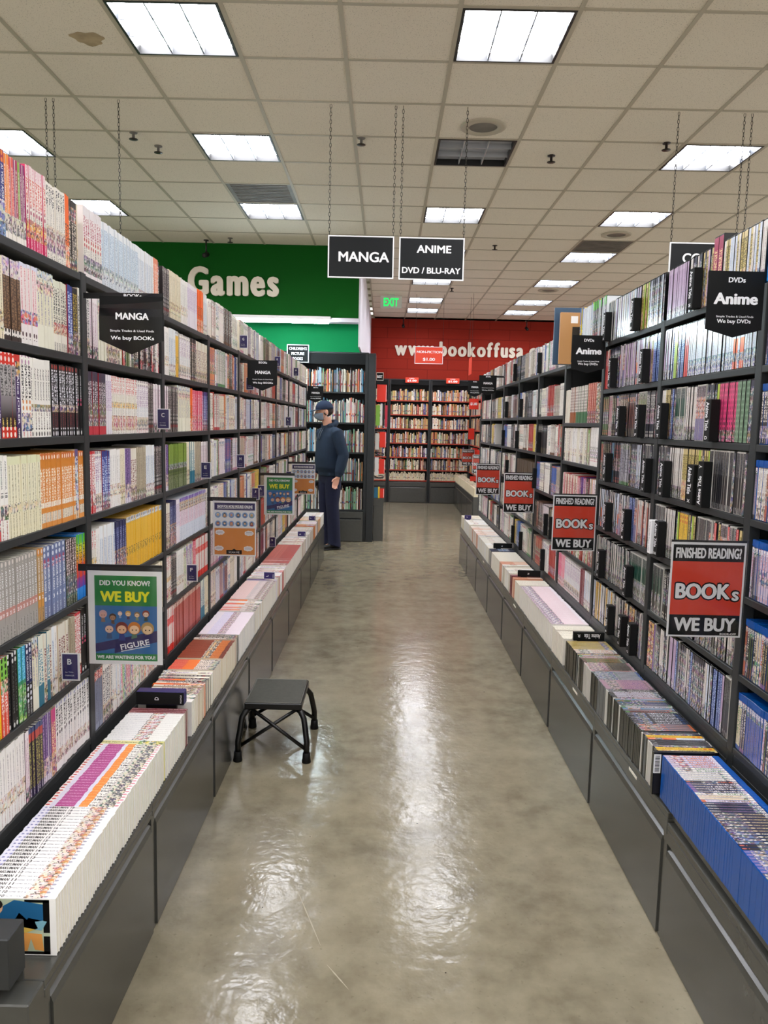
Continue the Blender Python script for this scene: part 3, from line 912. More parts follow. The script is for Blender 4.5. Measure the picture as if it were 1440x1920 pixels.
des('whiteplain', 'plain white spined', .0165, .19, [(.2, 3, 'f1eeea', 'c8b0a8'), (.4, 2, 'efe8e2', 'd8b08a'), (.9, 3, 'f1eeea', 'a8a4a4'), (1, 0, 'f1eeea', W_)])
des('pinkline', 'white spined with pink and grey lettering', .0155, .186, [(.2, 2, '4a2a3a', 'd8a8b8'), (.9, 3, 'ece2e4', 'a86a8a'), (1, 0, 'f0e8ea', W_)])
des('blackyellow', 'black spined with yellow-green lettering', .017, .185, [(.12, 3, '2a1f44', 'e8e4f0'), (.8, 1, '1a1914', 'a8a45a'), (.92, 0, 'b9463c', W_), (1, 0, '42507a', W_)])
des('violet', 'violet spined', .0165, .188, [(.1, 3, 'e4dce8', '3a2a4a'), (.35, 2, '5a3a7c', 'd8b0a0'), (1, 3, '4b2c70', 'c8a8d8')])
des('goldpink', 'gold and magenta spined', .015, .188, [(.35, 2, 'd8a860', '8a2a5a'), (.8, 1, 'b93a74', 'f0d8a0'), (1, 0, 'c83a7c', W_)])
des('bakshelf', 'white spined with heavy black title', .0165, .192, [(.12, 0, 'efedea', W_), (.3, 2, 'e6d8d0', 'b88a80'), (.52, 3, 'efedea', '9a9a9e'), (.6, 5, 'efedea', '202024'), (.92, 1, 'efedea', '101014'), (1, 5, 'efedea', '8a8fb4')])
des('greyredtop', 'blue-grey spined with red head', .0175, .187, [(.1, 0, '8d90a4', W_), (.85, 3, '7f8398', '3a3c4c'), (1, 1, 'c24a3a', 'efe2dc')])
for k_, c_, n_ in (('cA', '3f9a8a', 'sea green'), ('cB', 'd8508a', 'hot pink'), ('cC', 'e8873a', 'tangerine'), ('cD', '6fae3a', 'leaf green'), ('cE', 'd84a34', 'tomato red'), ('cF', '6a5ab0', 'periwinkle')):
    des(k_, n_ + ' spined', .013, .185, [(.35, 2, 'e8dccc', c_), (.9, 1, c_, 'f2ece6'), (1, 0, c_, W_)])
des('greenblack', 'green and black spined', .0165, .188, [(.3, 3, '4c5a2e', 'c8d0a8'), (.44, 5, '5a6a34', '20241a'), (.56, 2, '8a8a84', '3a3a34'), (1, 3, '7f9a3a', '50601f')])
des('yellowrun', 'golden yellow spined', .0165, .192, [(.3, 3, 'e8b63a', 'b98a28'), (.45, 1, 'ecc04c', '1f1a14'), (.9, 3, 'ecbc40', 'd8a430'), (1, 5, 'dfe0e2', '4a5a70')])
des('lilacbrown', 'white-lilac spined with brown head', .0165, .19, [(.35, 3, 'dfe4ee', '8a9ac0'), (.7, 1, 'ead8e2', 'c89ab4'), (.92, 2, '8a6a50', 'd8b080'), (1, 0, '7a5ab0', W_)])
des('navyrun', 'navy picture spined', .0165, .19, [(.5, 2, '2a2d5c', 'b86a4a'), (.9, 1, '2c3068', '8a90b8'), (1, 0, '2a2a50', W_)])
des('redband', 'white spined with broad red bands', .0165, .19, [(.16, 0, 'd8342c', W_), (.62, 3, 'f0ece6', 'c8a8a0'), (.78, 3, 'd93a30', 'f2e6e2'), (1, 3, 'f0ece6', 'b8a8a0')])
des('brick', 'brick red spined', .0165, .188, [(.1, 0, '8a2f26', W_), (.9, 3, 'b9574a', '6c241e'), (1, 3, 'd8b8a8', '8a2f26')])
des('pinkred', 'pink and red picture spined', .0165, .188, [(.4, 2, 'd93a5c', 'f0b8b8'), (.9, 1, 'dc4a6a', 'f4dce0'), (1, 0, 'e06a80', W_)])
des('baku', 'white spined', .0142, .192, [(.07, 0, 'f3f1ee', W_), (.14, 5, 'f3f1ee', '9a98a8'), (.36, 2, 'e8d4c8', 'c07a5c'), (.58, 3, 'f3f1ee', '8c8c90'), (.88, 0, 'f3f1ee', W_), (.965, 5, 'e8e6f2', '8688b8'), (1, 0, 'dfe0ee', W_)], [('BAKUMAN', .872, .655, .14, .84, 'black')], cover='f3f1ee')
des('purpleorange', 'white spined with magenta and orange blocks', .0158, .192, [(.07, 5, 'f3f0ee', 'd88a98'), (.3, 2, 'e8d8c4', '1f1a18'), (.42, 1, 'f0eee8', '101010'), (.54, 3, 'ee8a34', 'f6c088'), (.6, 0, 'dcdcec', W_), (.86, 3, 'b13c86', 'e0b8d4'), (.93, 0, 'dedbea', W_), (1, 5, 'f3f0ee', 'c83a34')], cover='f1efec')
des('binwhite', 'white spined with a small orange picture', .0165, .19, [(.3, 3, 'efeee8', 'd0cec8'), (.55, 2, 'f0eeea', 'c8664a'), (1, 3, 'f0efec', 'c0c0c4')], cover='f1efec')
des('maroonbin', 'dark red spined', .016, .19, [(.4, 3, '6e1f2c', 'e0c8c8'), (1, 3, '7a2230', 'd8c0c0')], cover='6e1f2c')
des('binbrown', 'brown and amber spined', .0165, .19, [(.1, 0, '6e2c1c', W_), (.3, 3, 'c8702c', '7a2f1a'), (.48, 2, 'e8b83c', '2a1a14'), (1, 3, '8c3c22', '6a2818')], cover='e8dcc4')
des('binorange', 'orange and coral spined', .0165, .187, [(.2, 2, '4a3a3a', 'd8c8b8'), (.45, 1, 'efe2d6', '4a3a38'), (.7, 0, 'f07a34', W_), (1, 3, 'e2503c', 'f0a890')], cover='e8dccc')
des('binlilac', 'lilac and white spined', .0165, .19, [(.35, 0, 'ecdfe8', W_), (.55, 2, '8a4a60', 'd8c0c8'), (.8, 3, 'e2def0', 'b8a8d0'), (1, 0, 'e8e0ea', W_)], cover='efecec')
des('binpink', 'pale pink spined', .0165, .19, [(.3, 2, 'e8d0cc', '7a3f3c'), (.55, 1, 'f0e2de', '8a7a84'), (1, 3, 'efd4d0', 'd89c98')], cover='f0ebe4')
des('binred', 'red and black spined', .0165, .19, [(.5, 3, 'b3403a', '2a1c1e'), (1, 1, 'd06458', '5a2a28')], cover='f0ebe4')
des('binyellow', 'yellow-green spined', .017, .19, [(.4, 2, 'd8cc4a', '6a8a4a'), (1, 3, 'e4dca0', '6a7a3a')], cover='e9df52')

# generic manga designs
GR = random.Random(11)
PALN = [('f0ece4', 'white', 32), ('eae0cc', 'cream', 13), ('e8dcdc', 'pale pink', 9), ('d8dade', 'pale grey', 8), ('c8ccd8', 'pale blue', 5), ('b9ae9c', 'beige', 6), ('2a2628', 'black', 8),
        ('5c4a40', 'brown', 5), ('b8443c', 'red', 4), ('d88a5c', 'coral', 3), ('4a5a94', 'blue', 4), ('e0c25a', 'yellow', 3), ('7c9a5c', 'green', 3), ('8a6aa0', 'purple', 3), ('7a2f34', 'dark red', 2)]


def pick(r, pal):
    t = r.random() * sum(p[2] for p in pal)
    for p in pal:
        t -= p[2]
        if t <= 0:
            return p
    return pal[-1]


ACC = ['2a2a30', 'b03a40', '3a5a98', '6a4a34', '8a7a6a', 'c86a3a', '5a8a5a', '7a5a94', 'c08a9c', '444040']


def generic(prefix, n, pal, t=.0165, h=.19, tv=.0025, hv=.006, soft=False):
    ks = []
    for i in range(n):
        c, nm, _ = pick(GR, pal)
        L_ = sum(int(c[q:q + 2], 16) for q in (0, 2, 4)) / 3
        a = GR.choice(ACC) if L_ > 110 else GR.choice(['e8e4dc', 'c8b890', 'd8d8e0', 'c86a5a'])
        a2 = GR.choice(ACC)
        lay = GR.randrange(5)
        if lay == 0:
            bd = [(.1, 3, c, a), (.34, 2, c, a2), (.4, 0, c, a), (.9, 1, c, a), (1, 5, c, a2)]
        elif lay == 1:
            bd = [(.08, 0, a2, c), (.3, 3, c, a), (.86, 1, c, a), (1, 2, c, a2)]
        elif lay == 2:
            bd = [(.45, 2, c, a2), (.55, 5, c, a), (.95, 3, c, a), (1, 0, a2, c)]
        elif lay == 3:
            bd = [(.14, 5, c, a), (.3, 0, c, a), (.62, 2, c, a2), (.95, 1, c, a), (1, 0, c, a)]
        else:
            bd = [(.2, 3, c, a), (.8, 3, c, a2), (.93, 2, c, a2), (1, 0, c, a)]
        if soft:
            bd = [(.12, 0, c, a), (.3, 3, c, a), (.38, 0, a2, c), (.85, 3, c, a), (1, 0, c, a)] if i % 3 else [(.5, 0, c, a), (.9, 1, c, a), (1, 0, c, a)]
        k = '%s%d' % (prefix, i)
        des(k, nm + ' spined', t + GR.uniform(-tv, tv), h + GR.uniform(-hv, hv), bd)
        ks.append(k)
    return ks


GEN_L = generic('gl', 150, PALN)
GEN_M = generic('gm', 110, [('f0ece4', 'white', 36), ('eae4d4', 'cream', 16), ('dfe4e6', 'pale blue-white', 8), ('e0d4d4', 'pale pink', 5), ('b9ae9c', 'beige', 7), ('2a2628', 'black', 7), ('5c4438', 'brown', 6),
                            ('a83c38', 'red', 5), ('4a6ab0', 'blue', 4), ('d8c050', 'yellow', 3), ('5c8a5c', 'green', 3), ('7a2f34', 'dark red', 3)], t=.016)
DV = [('76737f', 'grey', 9), ('a8a4b0', 'pale grey', 10), ('c8c4d0', 'silver-white', 7), ('3a3a44', 'charcoal', 18), ('e0dcd8', 'white', 8), ('6a5a78', 'plum grey', 6), ('c09aa4', 'dusty pink', 7),
      ('b8502c', 'rust', 5), ('2f3f78', 'navy', 7), ('8a2f34', 'dark red', 6), ('c8b060', 'mustard', 5), ('5a7a4c', 'moss green', 4), ('6a9ac0', 'sky blue', 5), ('8a6a4c', 'tan', 5), ('1c1a20', 'black', 18)]
GEN_D = generic('gd', 130, DV, t=.0148, h=.19, tv=.0008, hv=.0005)
BDP = [('e8e4e0', 'white', 10), ('c8c0d8', 'lilac', 6), ('b0604c', 'rust', 5), ('3a2f38', 'dark', 10), ('d8b080', 'sand', 6), ('5a6ab0', 'blue', 6), ('1e1e24', 'black', 22), ('3f7a4c', 'green', 4), ('8c8c94', 'grey', 6), ('9c3a3c', 'red', 4), ('e0d0b8', 'cream', 5)]
GEN_B = generic('gb', 40, BDP, t=.0138, h=.171, tv=.0003, hv=.0002)
PIC = [('4f8fae', 'sky blue', 8), ('b8ae58', 'yellow', 5), ('d8d0c0', 'cream', 10), ('3a5a6a', 'slate blue', 8), ('7fae8a', 'mint green', 6), ('8a3f34', 'brick red', 7), ('b88a5c', 'tan', 7), ('5f6a4c', 'olive', 5), ('c86a4c', 'coral', 4), ('4a3a34', 'dark brown', 6), ('9ab0c0', 'grey-blue', 6), ('e8e4dc', 'white', 8)]
GEN_P = generic('gp', 60, PIC, t=.0125, h=.27, tv=.006, hv=.028, soft=True)
DIS = [('e8dcc0', 'cream', 14), ('ccae68', 'mustard', 9), ('a84a38', 'red', 10), ('e8e4dc', 'white', 12), ('3a5a8a', 'blue', 7), ('4a3a30', 'dark brown', 8), ('6a8a4c', 'green', 6), ('c88450', 'orange', 6), ('8a6a4c', 'brown', 6), ('2a2a2c', 'black', 6), ('6a4a7a', 'purple', 3)]
GEN_R = generic('gr', 80, DIS, t=.021, h=.19, tv=.008, hv=.03, soft=True)
GEN_C = generic('gc', 12, [('e2d6b4', 'yellowed cream', 10), ('d8cca8', 'tan cream', 5), ('ece4cc', 'pale cream', 6)], t=.02, h=.14, tv=.005, hv=.012, soft=True)
# a few special disc designs
des('dpink', 'hot pink and black speckled', .0148, .19, [(.2, 2, 'e0407c', '1c1418'), (.4, 5, 'e0487f', '201418'), (1, 5, 'e24a80', 'a03058')])
des('dgreen', 'grey-green patterned', .0148, .19, [(1, 5, '7d9a7f', '48684c')])
des('dlime', 'lime green spined', .016, .19, [(.3, 3, 'a8c83a', '4a6a1a'), (1, 0, 'b2cc40', W_)])
des('dmagenta', 'thick magenta spined', .030, .215, [(.3, 0, 'a01c50', W_), (.8, 1, 'a8205a', 'f0d8a0'), (1, 0, 'a01c50', W_)])
des('dicy', 'icy white and blue', .0148, .19, [(.3, 2, 'dfe6f0', '6a8ab8'), (.9, 3, 'e2e8f2', '8aa0c8'), (1, 0, 'd4dcec', W_)])
des('dicyorange', 'icy white with orange block', .0148, .19, [(.12, 3, 'e0502c', 'f2d8c8'), (.26, 2, '5a5a88', 'e0a080'), (.5, 0, 'e8602c', W_, 'f08a50'), (1, 3, 'dfe4f0', 'a0b0d0')])
des('dlilac', 'lilac spined', .0148, .19, [(.2, 2, 'b8a0bc', '8a7a98'), (.9, 3, 'c4a8c8', '9a82a8'), (1, 0, 'cdb6d0', W_)])
des('dorange', 'orange-yellow picture spined', .0148, .19, [(.4, 2, 'd8843c', 'e8c070'), (.9, 1, 'c8b46a', '4a3a2a'), (1, 0, 'd8c48a', W_)])
des('dblack', 'plain black spined', .0148, .19, [(.1, 3, '17171b', 'c8c8cc'), (.6, 0, '1a1a1f', W_), (1, 3, '222228', '8a8a90')])
des('dwhite', 'white spined with grey marks', .0148, .19, [(.25, 2, '9a9098', '5a5058'), (.9, 3, 'e4dfda', 'b09a8a'), (1, 0, 'e8e4e0', W_)])
des('dblue', 'deep blue spined', .0165, .19, [(.3, 3, '1f3f8c', 'c8d8f0'), (1, 1, '1c3a90', 'a8c0e8')])
des('dredgold', 'red and gold picture box', .030, .19, [(1, 2, 'b02a1c', 'e8a82c')])
des('dpurple', 'purple spined', .016, .19, [(1, 3, '5a2480', 'c8a0d8')])
des('dred', 'bright red spined', .0165, .19, [(.6, 0, 'd0302c', W_), (1, 3, 'd4342c', 'f0e0e0')])
des('dred2', 'red-orange headed', .0148, .19, [(.4, 3, '8a80a8', '4a4468'), (.8, 2, 'e0603c', 'c8a0a8'), (1, 3, '3a2a38', 'd8c8d0')])
des('dyellow', 'yellow spined', .020, .19, [(.8, 3, 'ecc02c', '8a5a14'), (1, 5, 'ecc02c', 'd0482c')])
des('dteal', 'green-black spined', .0148, .19, [(.45, 2, 'a8a8ac', '2a2a2c'), (.8, 0, '1f4a3c', W_), (1, 3, '2a3a38', 'c8c8c8')])
des('dlong', 'dark picture spined', .0148, .19, [(.3, 2, '2a2f5c', '8a5a48'), (.9, 2, '30365c', '9a8a88'), (1, 0, '2c2c40', W_)])
des('art1', 'big slate-blue', .028, .30, [(1, 0, '3d556c', W_)])
des('art2', 'big tan and black', .036, .285, [(1, 0, 'c08a58', W_)])
des('art3', 'big blue and yellow', .020, .29, [(.3, 0, 'e8c83c', W_), (.7, 2, '3a7ac0', 'e8d860'), (1, 0, '2a6ab8', W_)])
des('art4', 'tall grey-white', .012, .28, [(1, 3, 'd4d8dc', '8a8f96')])
des('art5', 'tall green and black', .016, .285, [(.5, 2, '2a2a2a', 'd84a2c'), (.85, 2, '1f1f22', '8a8a90'), (1, 0, '58b830', W_)])
des('mstack', 'white spined with green foot', .0165, .2, [(.3, 0, '3c6a42', W_), (.4, 5, 'd8d0c8', '4a3a38'), (.9, 5, 'dad4cc', '6a4a44'), (1, 3, 'd4ccc4', '6a4a44')])
des('mstackr', 'white spined with rust foot', .0165, .2, [(.3, 0, '9a5a34', W_), (.4, 5, 'd8d0c8', '4a3a38'), (.9, 5, 'dad4cc', '6a4a44'), (1, 3, 'd4ccc4', '6a4a44')])
des('mrust', 'rust red spined', .018, .205, [(.3, 2, 'a8442c', '6a2a1c'), (1, 1, 'b04c34', 'e0b0a0')])
des('mkraft', 'brown patterned', .045, .2, [(1, 2, 'a8885c', '6a5234')])
des('mpinkwhite', 'rose pink spined', .0165, .19, [(.3, 2, 'e8d0d0', 'c85a6a'), (1, 1, 'e0587a', 'f0c0cc')])
des('mbrownbox', 'dark brown spined', .017, .175, [(1, 3, '5a4a38', '3c3024')])
des('mgiantwhite', 'white spined with pink emblem', .0175, .2, [(.12, 0, 'f0ece8', W_), (.2, 5, 'f0ece8', 'c83a6a'), (.5, 2, 'ece4e0', '4a3a48'), (1, 3, 'f0ece8', '8a8080')])
des('binnavy', 'navy and sky blue thick', .032, .19, [(.35, 0, '262c44', W_), (.8, 2, '5a86b8', '3a5a98'), (1, 0, '2a3046', W_)], cover='1c2030')
des('binrosy', 'rosy white spined', .016, .19, [(.35, 2, 'e8d4d8', '7a4a78'), (.9, 3, 'f0e0e4', 'd8a8b4'), (1, 0, 'eee4ea', W_)], cover='f0ece6')
des('bincream', 'cream white spined', .019, .19, [(.5, 3, 'efe9d8', 'a09a88'), (1, 3, 'ece6d8', 'b0a890')], cover='efe9dc')
des('binrust', 'rust orange edged', .016, .19, [(.5, 3, 'e0a080', '8a4a34'), (1, 3, 'e8c8b0', 'c07a5a')], cover='d89878')

ORI = {'L': ((0, 1, 0), (0, 0, 1), (-1, 0, 0)), 'R': ((0, -1, 0), (0, 0, 1), (1, 0, 0)), 'B': ((1, 0, 0), (0, 0, 1), (0, 1, 0)),
       'LB': ((0, 1, 0), (-1, 0, 0), (0, 0, -1)), 'RB': ((0, -1, 0), (1, 0, 0), (0, 0, -1)), 'X': ((1, 0, 0), (0, 0, 1), (0, 1, 0))}
BOOKS = {}
SEED = [1]


def book(kind, O, ori, t, h, dep, key, row, lean=0.0, num=None):
    """O: corner of the spine at the foot, start of the thickness"""
    SEED[0] += 1
    U, V, W = (Vector(a) for a in ORI[ori])
    c = Vector(O) + V * (h / 2) + U * (t / 2) + W * .0
    px, py, d = project(c)
    vis = -5 < px < 1445 and -5 < py < 1925
    n = -W
    toc = (Vector((0, 0, CAM_H)) - c)
    cosv = abs(toc.normalized().dot(n))
    sc = t * h * cosv / (toc.length ** 2)
    if ori in ('LB', 'RB'):
        sc *= 1.6
    r = dict(kind=kind, O=Vector(O), ori=ori, t=t, h=h, dep=dep, key=key, row=row, vis=vis, score=sc if vis else -1, px=px, seed=(SEED[0] * .6180339) % 1, num=num, lean=lean)
    BOOKS.setdefault(kind, []).append(r)
    return r


def band_faces(mb, O, U, V, t, h, key, seed, off=0.0, v0=0.0, v1=1.0, mt='print', sh=0.0):
    d = D[key]; lo = 0.0; n = U.cross(V)
    jit = 1.0
    for bd in d['bands']:
        hi, st, ca, cb = bd[:4]
        c1 = hx(ca); c2 = hx(cb); c1b = hx(bd[4]) if len(bd) > 4 else c1
        a0 = v0 + (v1 - v0) * lo; a1 = v0 + (v1 - v0) * hi
        P0 = O + V * (h * a0) + n * off; P1 = O + V * (h * a1) + n * off
        q = [P0, P0 + U * t, P1 + U * t, P1]
        A = [*c1, st / 10.0] * 2 + [*c1b, st / 10.0] * 2
        ss = (seed * .012 + 0.9 * (hash_(key) % 1)) % 1
        Bc = [*c2, ss] * 4
        y0, y1 = a0 * h * 100, a1 * h * 100
        mb.face(q, mt, (A, Bc, [0, y0, 1, y0, 1, y1, 0, y1]))
        lo = hi


def hash_(k):
    s = 0
    for ch in k:
        s = (s * 31 + ord(ch)) % 9973
    return s / 9973.0


_plain = {}


def plain(colhex):
    k = 'cover_' + colhex
    if k not in MATS:
        mat(k, colhex, .45)
    return k


def flat_at(colhex, seed, n=4):
    c = hx(colhex)
    return ([*c, 0.0] * n, [*c, seed] * n, [0, 0] * n)


def geo(mb, r, O, full=True, which='cover'):
    U, V, W = (Vector(a) for a in ORI[r['ori']])
    t, h, dp, key, sd = r['t'], r['h'], r['dep'], r['key'], r['seed']
    d = D[key]
    K = r['kind']
    if K in ('manga_volume', 'paperback_book'):
        cov = d['cover']
        if which in ('cover', 'all'):
            band_faces(mb, O, U, V, t, h, key, sd)
            n = U.cross(V)
            for a, dirn in ((0, -1), (t, 1)):
                p = O + U * a
                q = [p, p + V * h, p + V * h + W * dp, p + W * dp]
                if dirn > 0: q = q[::-1]
                st = 0
                if r.get('art'):
                    continue
                mb.face(q, 'print', flat_at(cov, sd))
                if full:
                    p2 = p - U * (dirn * .0005)
                    q = [p2, p2 + V * h, p2 + V * h + W * dp, p2 + W * dp]
                    if dirn < 0: q = q[::-1]
                    mb.face(q, 'print', flat_at(cov, sd))
            if d['txt']:
                for (s, va, vb, ua, ub, mt) in d['txt']:
                    mb.text(s, O + V * (h * va) + U * (t * ua) + n * .0002, -V, U, h * (va - vb), t * (ub - ua), mt, .012 if s != 'BAKUMAN' else .035)
                if r['num'] is not None and K == 'manga_volume':
                    s = str(r['num'])
                    if key == 'baku':
                        mb.text(s, O + V * (h * .625) + U * (t * .16) + n * .0002, -V, U, h * .05, t * .68, 'black', .03)
                    elif key in ('titan', 'titanorange'):
                        mb.text(s, O + V * (h * .31) + U * (t * .25) + n * .0002, U, V, t * .5, h * .05, 'white_text', .03)
                    elif key == 'junior':
                        mb.text(s, O + V * (h * .24) + U * (t * .3) + n * .0002, U, V, t * .4, h * .06, 'white_text', .02)
        if which in ('pages', 'all'):
            i = .0006
            mb.frame(O + U * i + W * .0008 + V * .0015, U, V, W, t - 2 * i, h - .003, dp - .003, 'paper')
    elif K in ('dvd_case', 'disc_case'):
        blu = K == 'disc_case'
        cm = 'blu_case' if blu else (['dvd_case'] * 6 + ['dvd_case_white'] * 2 + ['dvd_case_grey'])[int(hash_(key) * 900) % 9]
        if which in ('cover', 'all'):
            mb.frame(O + W * .0008, U, V, W, t, h, dp, cm, .0012 if full else 0)
            if blu:   # raised header strip along the head of the case
                mb.frame(O + V * (h - .018) - W * .0006 - U * 0, U, V, W, t, .0175, .004, cm)
        if which in ('insert', 'all'):
            i = .0007
            hi = (h - .021) if blu else h - .005
            band_faces(mb, O + U * i + V * .0025, U, V, t - 2 * i, hi - .0025, key, sd, .0 if not full else .0, mt='printgloss')
            n = U.cross(V)
            if blu:
                mb.text('BD', O + V * (h * .862) + U * (t * .12) + n * .0004, -V, U, .013, t * .76, 'white_text', .01)
    else:
        band_faces(mb, O, U, V, t, h, key, sd)
        cov = d['cover']
        for a, dirn in ((0, -1), (t, 1)):
            p = O + U * a
            q = [p, p + V * h, p + V * h + W * dp, p + W * dp]
            mb.face(q[::-1] if dirn > 0 else q, 'print', flat_at(cov, sd))
        mb.frame(O + U * .0006 + W * .0008 + V * .002, U, V, W, t - .0012, h - .004, dp - .003, 'paper')


def fill(kind, ori, plane, z, ya, yb, segs, row, dep, sparse=0.0, jd=.002, dsign=None, base=None, hmax=None, gap=.0004, seedr=None, maxh=None):
    """fills ya..yb (world Y for L/R, world X for B) with designs. segs: list of (a, b, [keys]) or None for random runs"""
    rr = random.Random(seedr or (hash_(row + ori) * 99991))
    U = Vector(ORI[ori][0])
    ax = 1 if abs(U.y) > .5 else 0
    out = []

    def place(pos, t, key, num):
        d = D[key]
        h = d['h'] + rr.uniform(-.0012, .0012) * (0 if kind in ('dvd_case', 'disc_case') else 1)
        if kind in ('picture_book', 'discount_book'):
            h += rr.uniform(-.02, .02)
        if maxh: h = min(h, maxh)
        j = rr.uniform(-jd, jd)
        start = pos if U[ax] > 0 else pos + t
        if ori in ('L', 'R'):
            sx = -1 if ori == 'L' else 1
            O = (plane + sx * (.0005 + jd + j), start, z + .0004)
        elif ori == 'LB':
            O = (plane - .004 + j * .6, start, z + .0006 + dep)
        elif ori == 'RB':
            O = (plane + .004 + j * .6, start, z + .0006 + dep)
        else:
            O = (start, plane + .008 + jd + j, z + .0004)
        out.append(book(kind, O, ori, t - gap, h, dep, key, row, num=num))
    for (a, b_, keys) in segs:
        a = max(a, ya); b_ = min(b_, yb)
        if b_ - a < .006:
            continue
        pos = a
        if keys and len(keys) == 1 and not isinstance(keys[0], tuple):
            t0 = D[keys[0]]['t']; n = max(1, round((b_ - a) / t0)); t = (b_ - a) / n
            for i in range(n):
                place(pos, t, keys[0], NUM0.get(keys[0], 1) + i); pos += t
        else:
            i = 0
            cur = None; left = 0
            while pos < b_ - .006:
                if left <= 0:
                    cur = rr.choice(keys)
                    left = rr.choice((1, 1, 2, 3, 5, 8, 11)) if kind in ('manga_volume', 'paperback_book') else (rr.choice((1, 1, 1, 2, 4, 7)) if kind in ('dvd_case', 'disc_case') else 1)
                    if len(keys) < 9: left = 1
                left -= 1
                t = D[cur]['t']
                if sparse and rr.random() < sparse:
                    pos += t * .7
                if pos + t > b_:
                    break
                place(pos, t, cur, None); pos += t
    return out


NUM0 = {'titan': 9, 'junior': 1}


def yl(x): return 1287.5 / (723 - x)


def yr(x): return 1536.5 / (x - 723)


def inv(lst, f):
    return sorted([tuple([min(f(a), f(b_)), max(f(a), f(b_)), k]) for a, b_, k in lst])


LR = {}
LR[0] = [(-30, 10, ['aoshi']), (10, 52, ['thA', 'thB', 'thC', 'thD', 'thE', 'thF', 'thG']), (52, 88, ['pinktitle']), (88, 123, ['blackline']), (123, 131, ['orange']), (131, 146, ['darkbrown']), (146, 150, ['creamy']), (150, 158.5, ['teal'])]
LR[1] = [(-30, 8, ['creamy']), (8, 42, ['brownrun']), (42, 73, ['pinkblue']), (73, 102, ['pastel']), (102, 128, ['whitered']), (128, 138, ['bluetitle']), (138, 148, ['goldblack']), (148, 158.5, ['mixB'])]
LR[2] = [(-30, 3, ['alice']), (3, 33, ['greyred']), (33, 42, ['alice']), (42, 60, ['astra']), (60, 98, ['angel']), (98, 147, ['blackclub']), (147, 158.5, ['after'])]
LR[3] = [(-30, 3, ['redstripe']), (3, 17, ['eighteen']), (17, 78, ['palecream']), (78, 143, ['tan']), (143, 149, ['tanblue']), (149, 158.5, ['tan'])]
LR[4] = [(-30, 73, ['titan']), (73, 83, ['titanorange']), (83, 126, ['junior']), (126, 146, ['maroon']), (146, 158.5, ['rainbow'])]
LR[5] = [(-30, 3, ['yellowthick']), (3, 17, ['greenred']), (17, 37, ['classA']), (37, 50, ['greenblue']), (50, 64, ['classB']), (64, 75, ['pastel']), (75, 85, ['tealwhite']), (85, 111, ['iceblueB', 'mixA', 'bluetitle', 'whiteplain', 'tealwhite']), (111, 130, ['mixA']), (130, 142, ['mixC']), (142, 154, ['redstripe']), (154, 158.5, ['after'])]
LR[6] = [(-30, 50, ['whiteplain']), (50, 58, ['pinkline']), (58, 83, ['blackyellow']), (83, 98, ['violet']), (98, 107, ['goldpink']), (107, 158.5, ['bakshelf'])]
LB_ = {}
LB_[0] = [(163, 192, ['crimson']), (192, 260, ['iceblue']), (260, 288, ['iceblueB']), (288, 297, ['salmon']), (297, 303, ['darkbrown'])]
LB_[1] = [(163, 170, ['mixB']), (170, 186, ['pinkline']), (186, 200, ['pastel']), (200, 225, ['mixA']), (225, 262, ['greenblack', 'darkbrown', 'maroon', 'redstripe', 'whitered']), (262, 303, ['mixB', 'darkgrid', 'redstripe', 'whiteplain', 'blackclub'])]
LB_[2] = [(163, 168, ['yellowgrey']), (168, 201, ['purpred']), (201, 211, ['lilac']), (211, 257, ['redyellow']), (257, 280, ['lilactitle']), (280, 289, ['darkgrid']), (289, 303, ['pinkline'])]
LB_[3] = [(165, 170, ['tan']), (170, 181, ['redstripe']), (181, 193, ['lilactitle']), (193, 207, ['bluetitle']), (207, 227, ['whiteplain']), (227, 236, ['creamy']), (236, 246, ['violet']), (246, 258, ['mixA']), (258, 275, ['mixC']), (275, 291, ['iceblueB']), (291, 304, ['darkgrid'])]
LB_[4] = [(167, 182, ['redyellow']), (182, 189, ['whiteplain']), (189, 216, ['iceblueB']), (216, 238, ['navyrun']), (238, 305, ['yellowrun'])]
LB_[5] = [(168, 306, ['whiteplain', 'mixB', 'redstripe', 'mixC', 'pastel', 'goldpink', 'darkgrid', 'iceblue', 'creamy'])]
LB_[6] = [(172, 194, ['greyredtop']), (194, 212, ['mixB']), (212, 228, ['iceblueB', 'whiteplain']), (228, 306, ['cA', 'cB', 'cC', 'cD', 'cE', 'cF', 'whiteplain'])]
LC = {}
LC[0] = [(306, 318, ['darkgrid']), (318, 340, ['creamy']), (340, 352, ['whiteplain']), (352, 370, ['lilac']), (370, 382, ['orange']), (382, 391, ['iceblueB'])]
LC[1] = [(306, 318, ['whiteplain']), (318, 330, ['iceblueB']), (330, 338, ['yellowrun', 'mixC']), (338, 358, ['lilactitle']), (358, 368, ['darkbrown']), (368, 391, ['mixA'])]
LC[2] = [(306, 316, ['pinkline']), (316, 334, ['darkgrid']), (334, 358, ['pastel']), (358, 362, ['orange']), (362, 381, ['pinkred']), (381, 391, ['bluetitle'])]
LC[3] = [(308, 312, ['redstripe']), (312, 317, ['violet']), (317, 351, ['greenblack']), (351, 357, ['creamy']), (357, 366, ['tealwhite']), (366, 378, ['mixC']), (378, 391, ['pinkline'])]
LC[4] = [(309, 320, ['mixA']), (320, 331, ['navyrun']), (331, 338, ['lilac']), (338, 386, ['lilacbrown']), (386, 392, ['mixB'])]
LC[5] = [(311, 322, ['redyellow']), (322, 332, ['darkgrid']), (332, 345, ['whiteplain']), (345, 363, ['mixB', 'pastel', 'cD', 'cF']), (363, 368, ['pinkred']), (368, 394, ['redband'])]
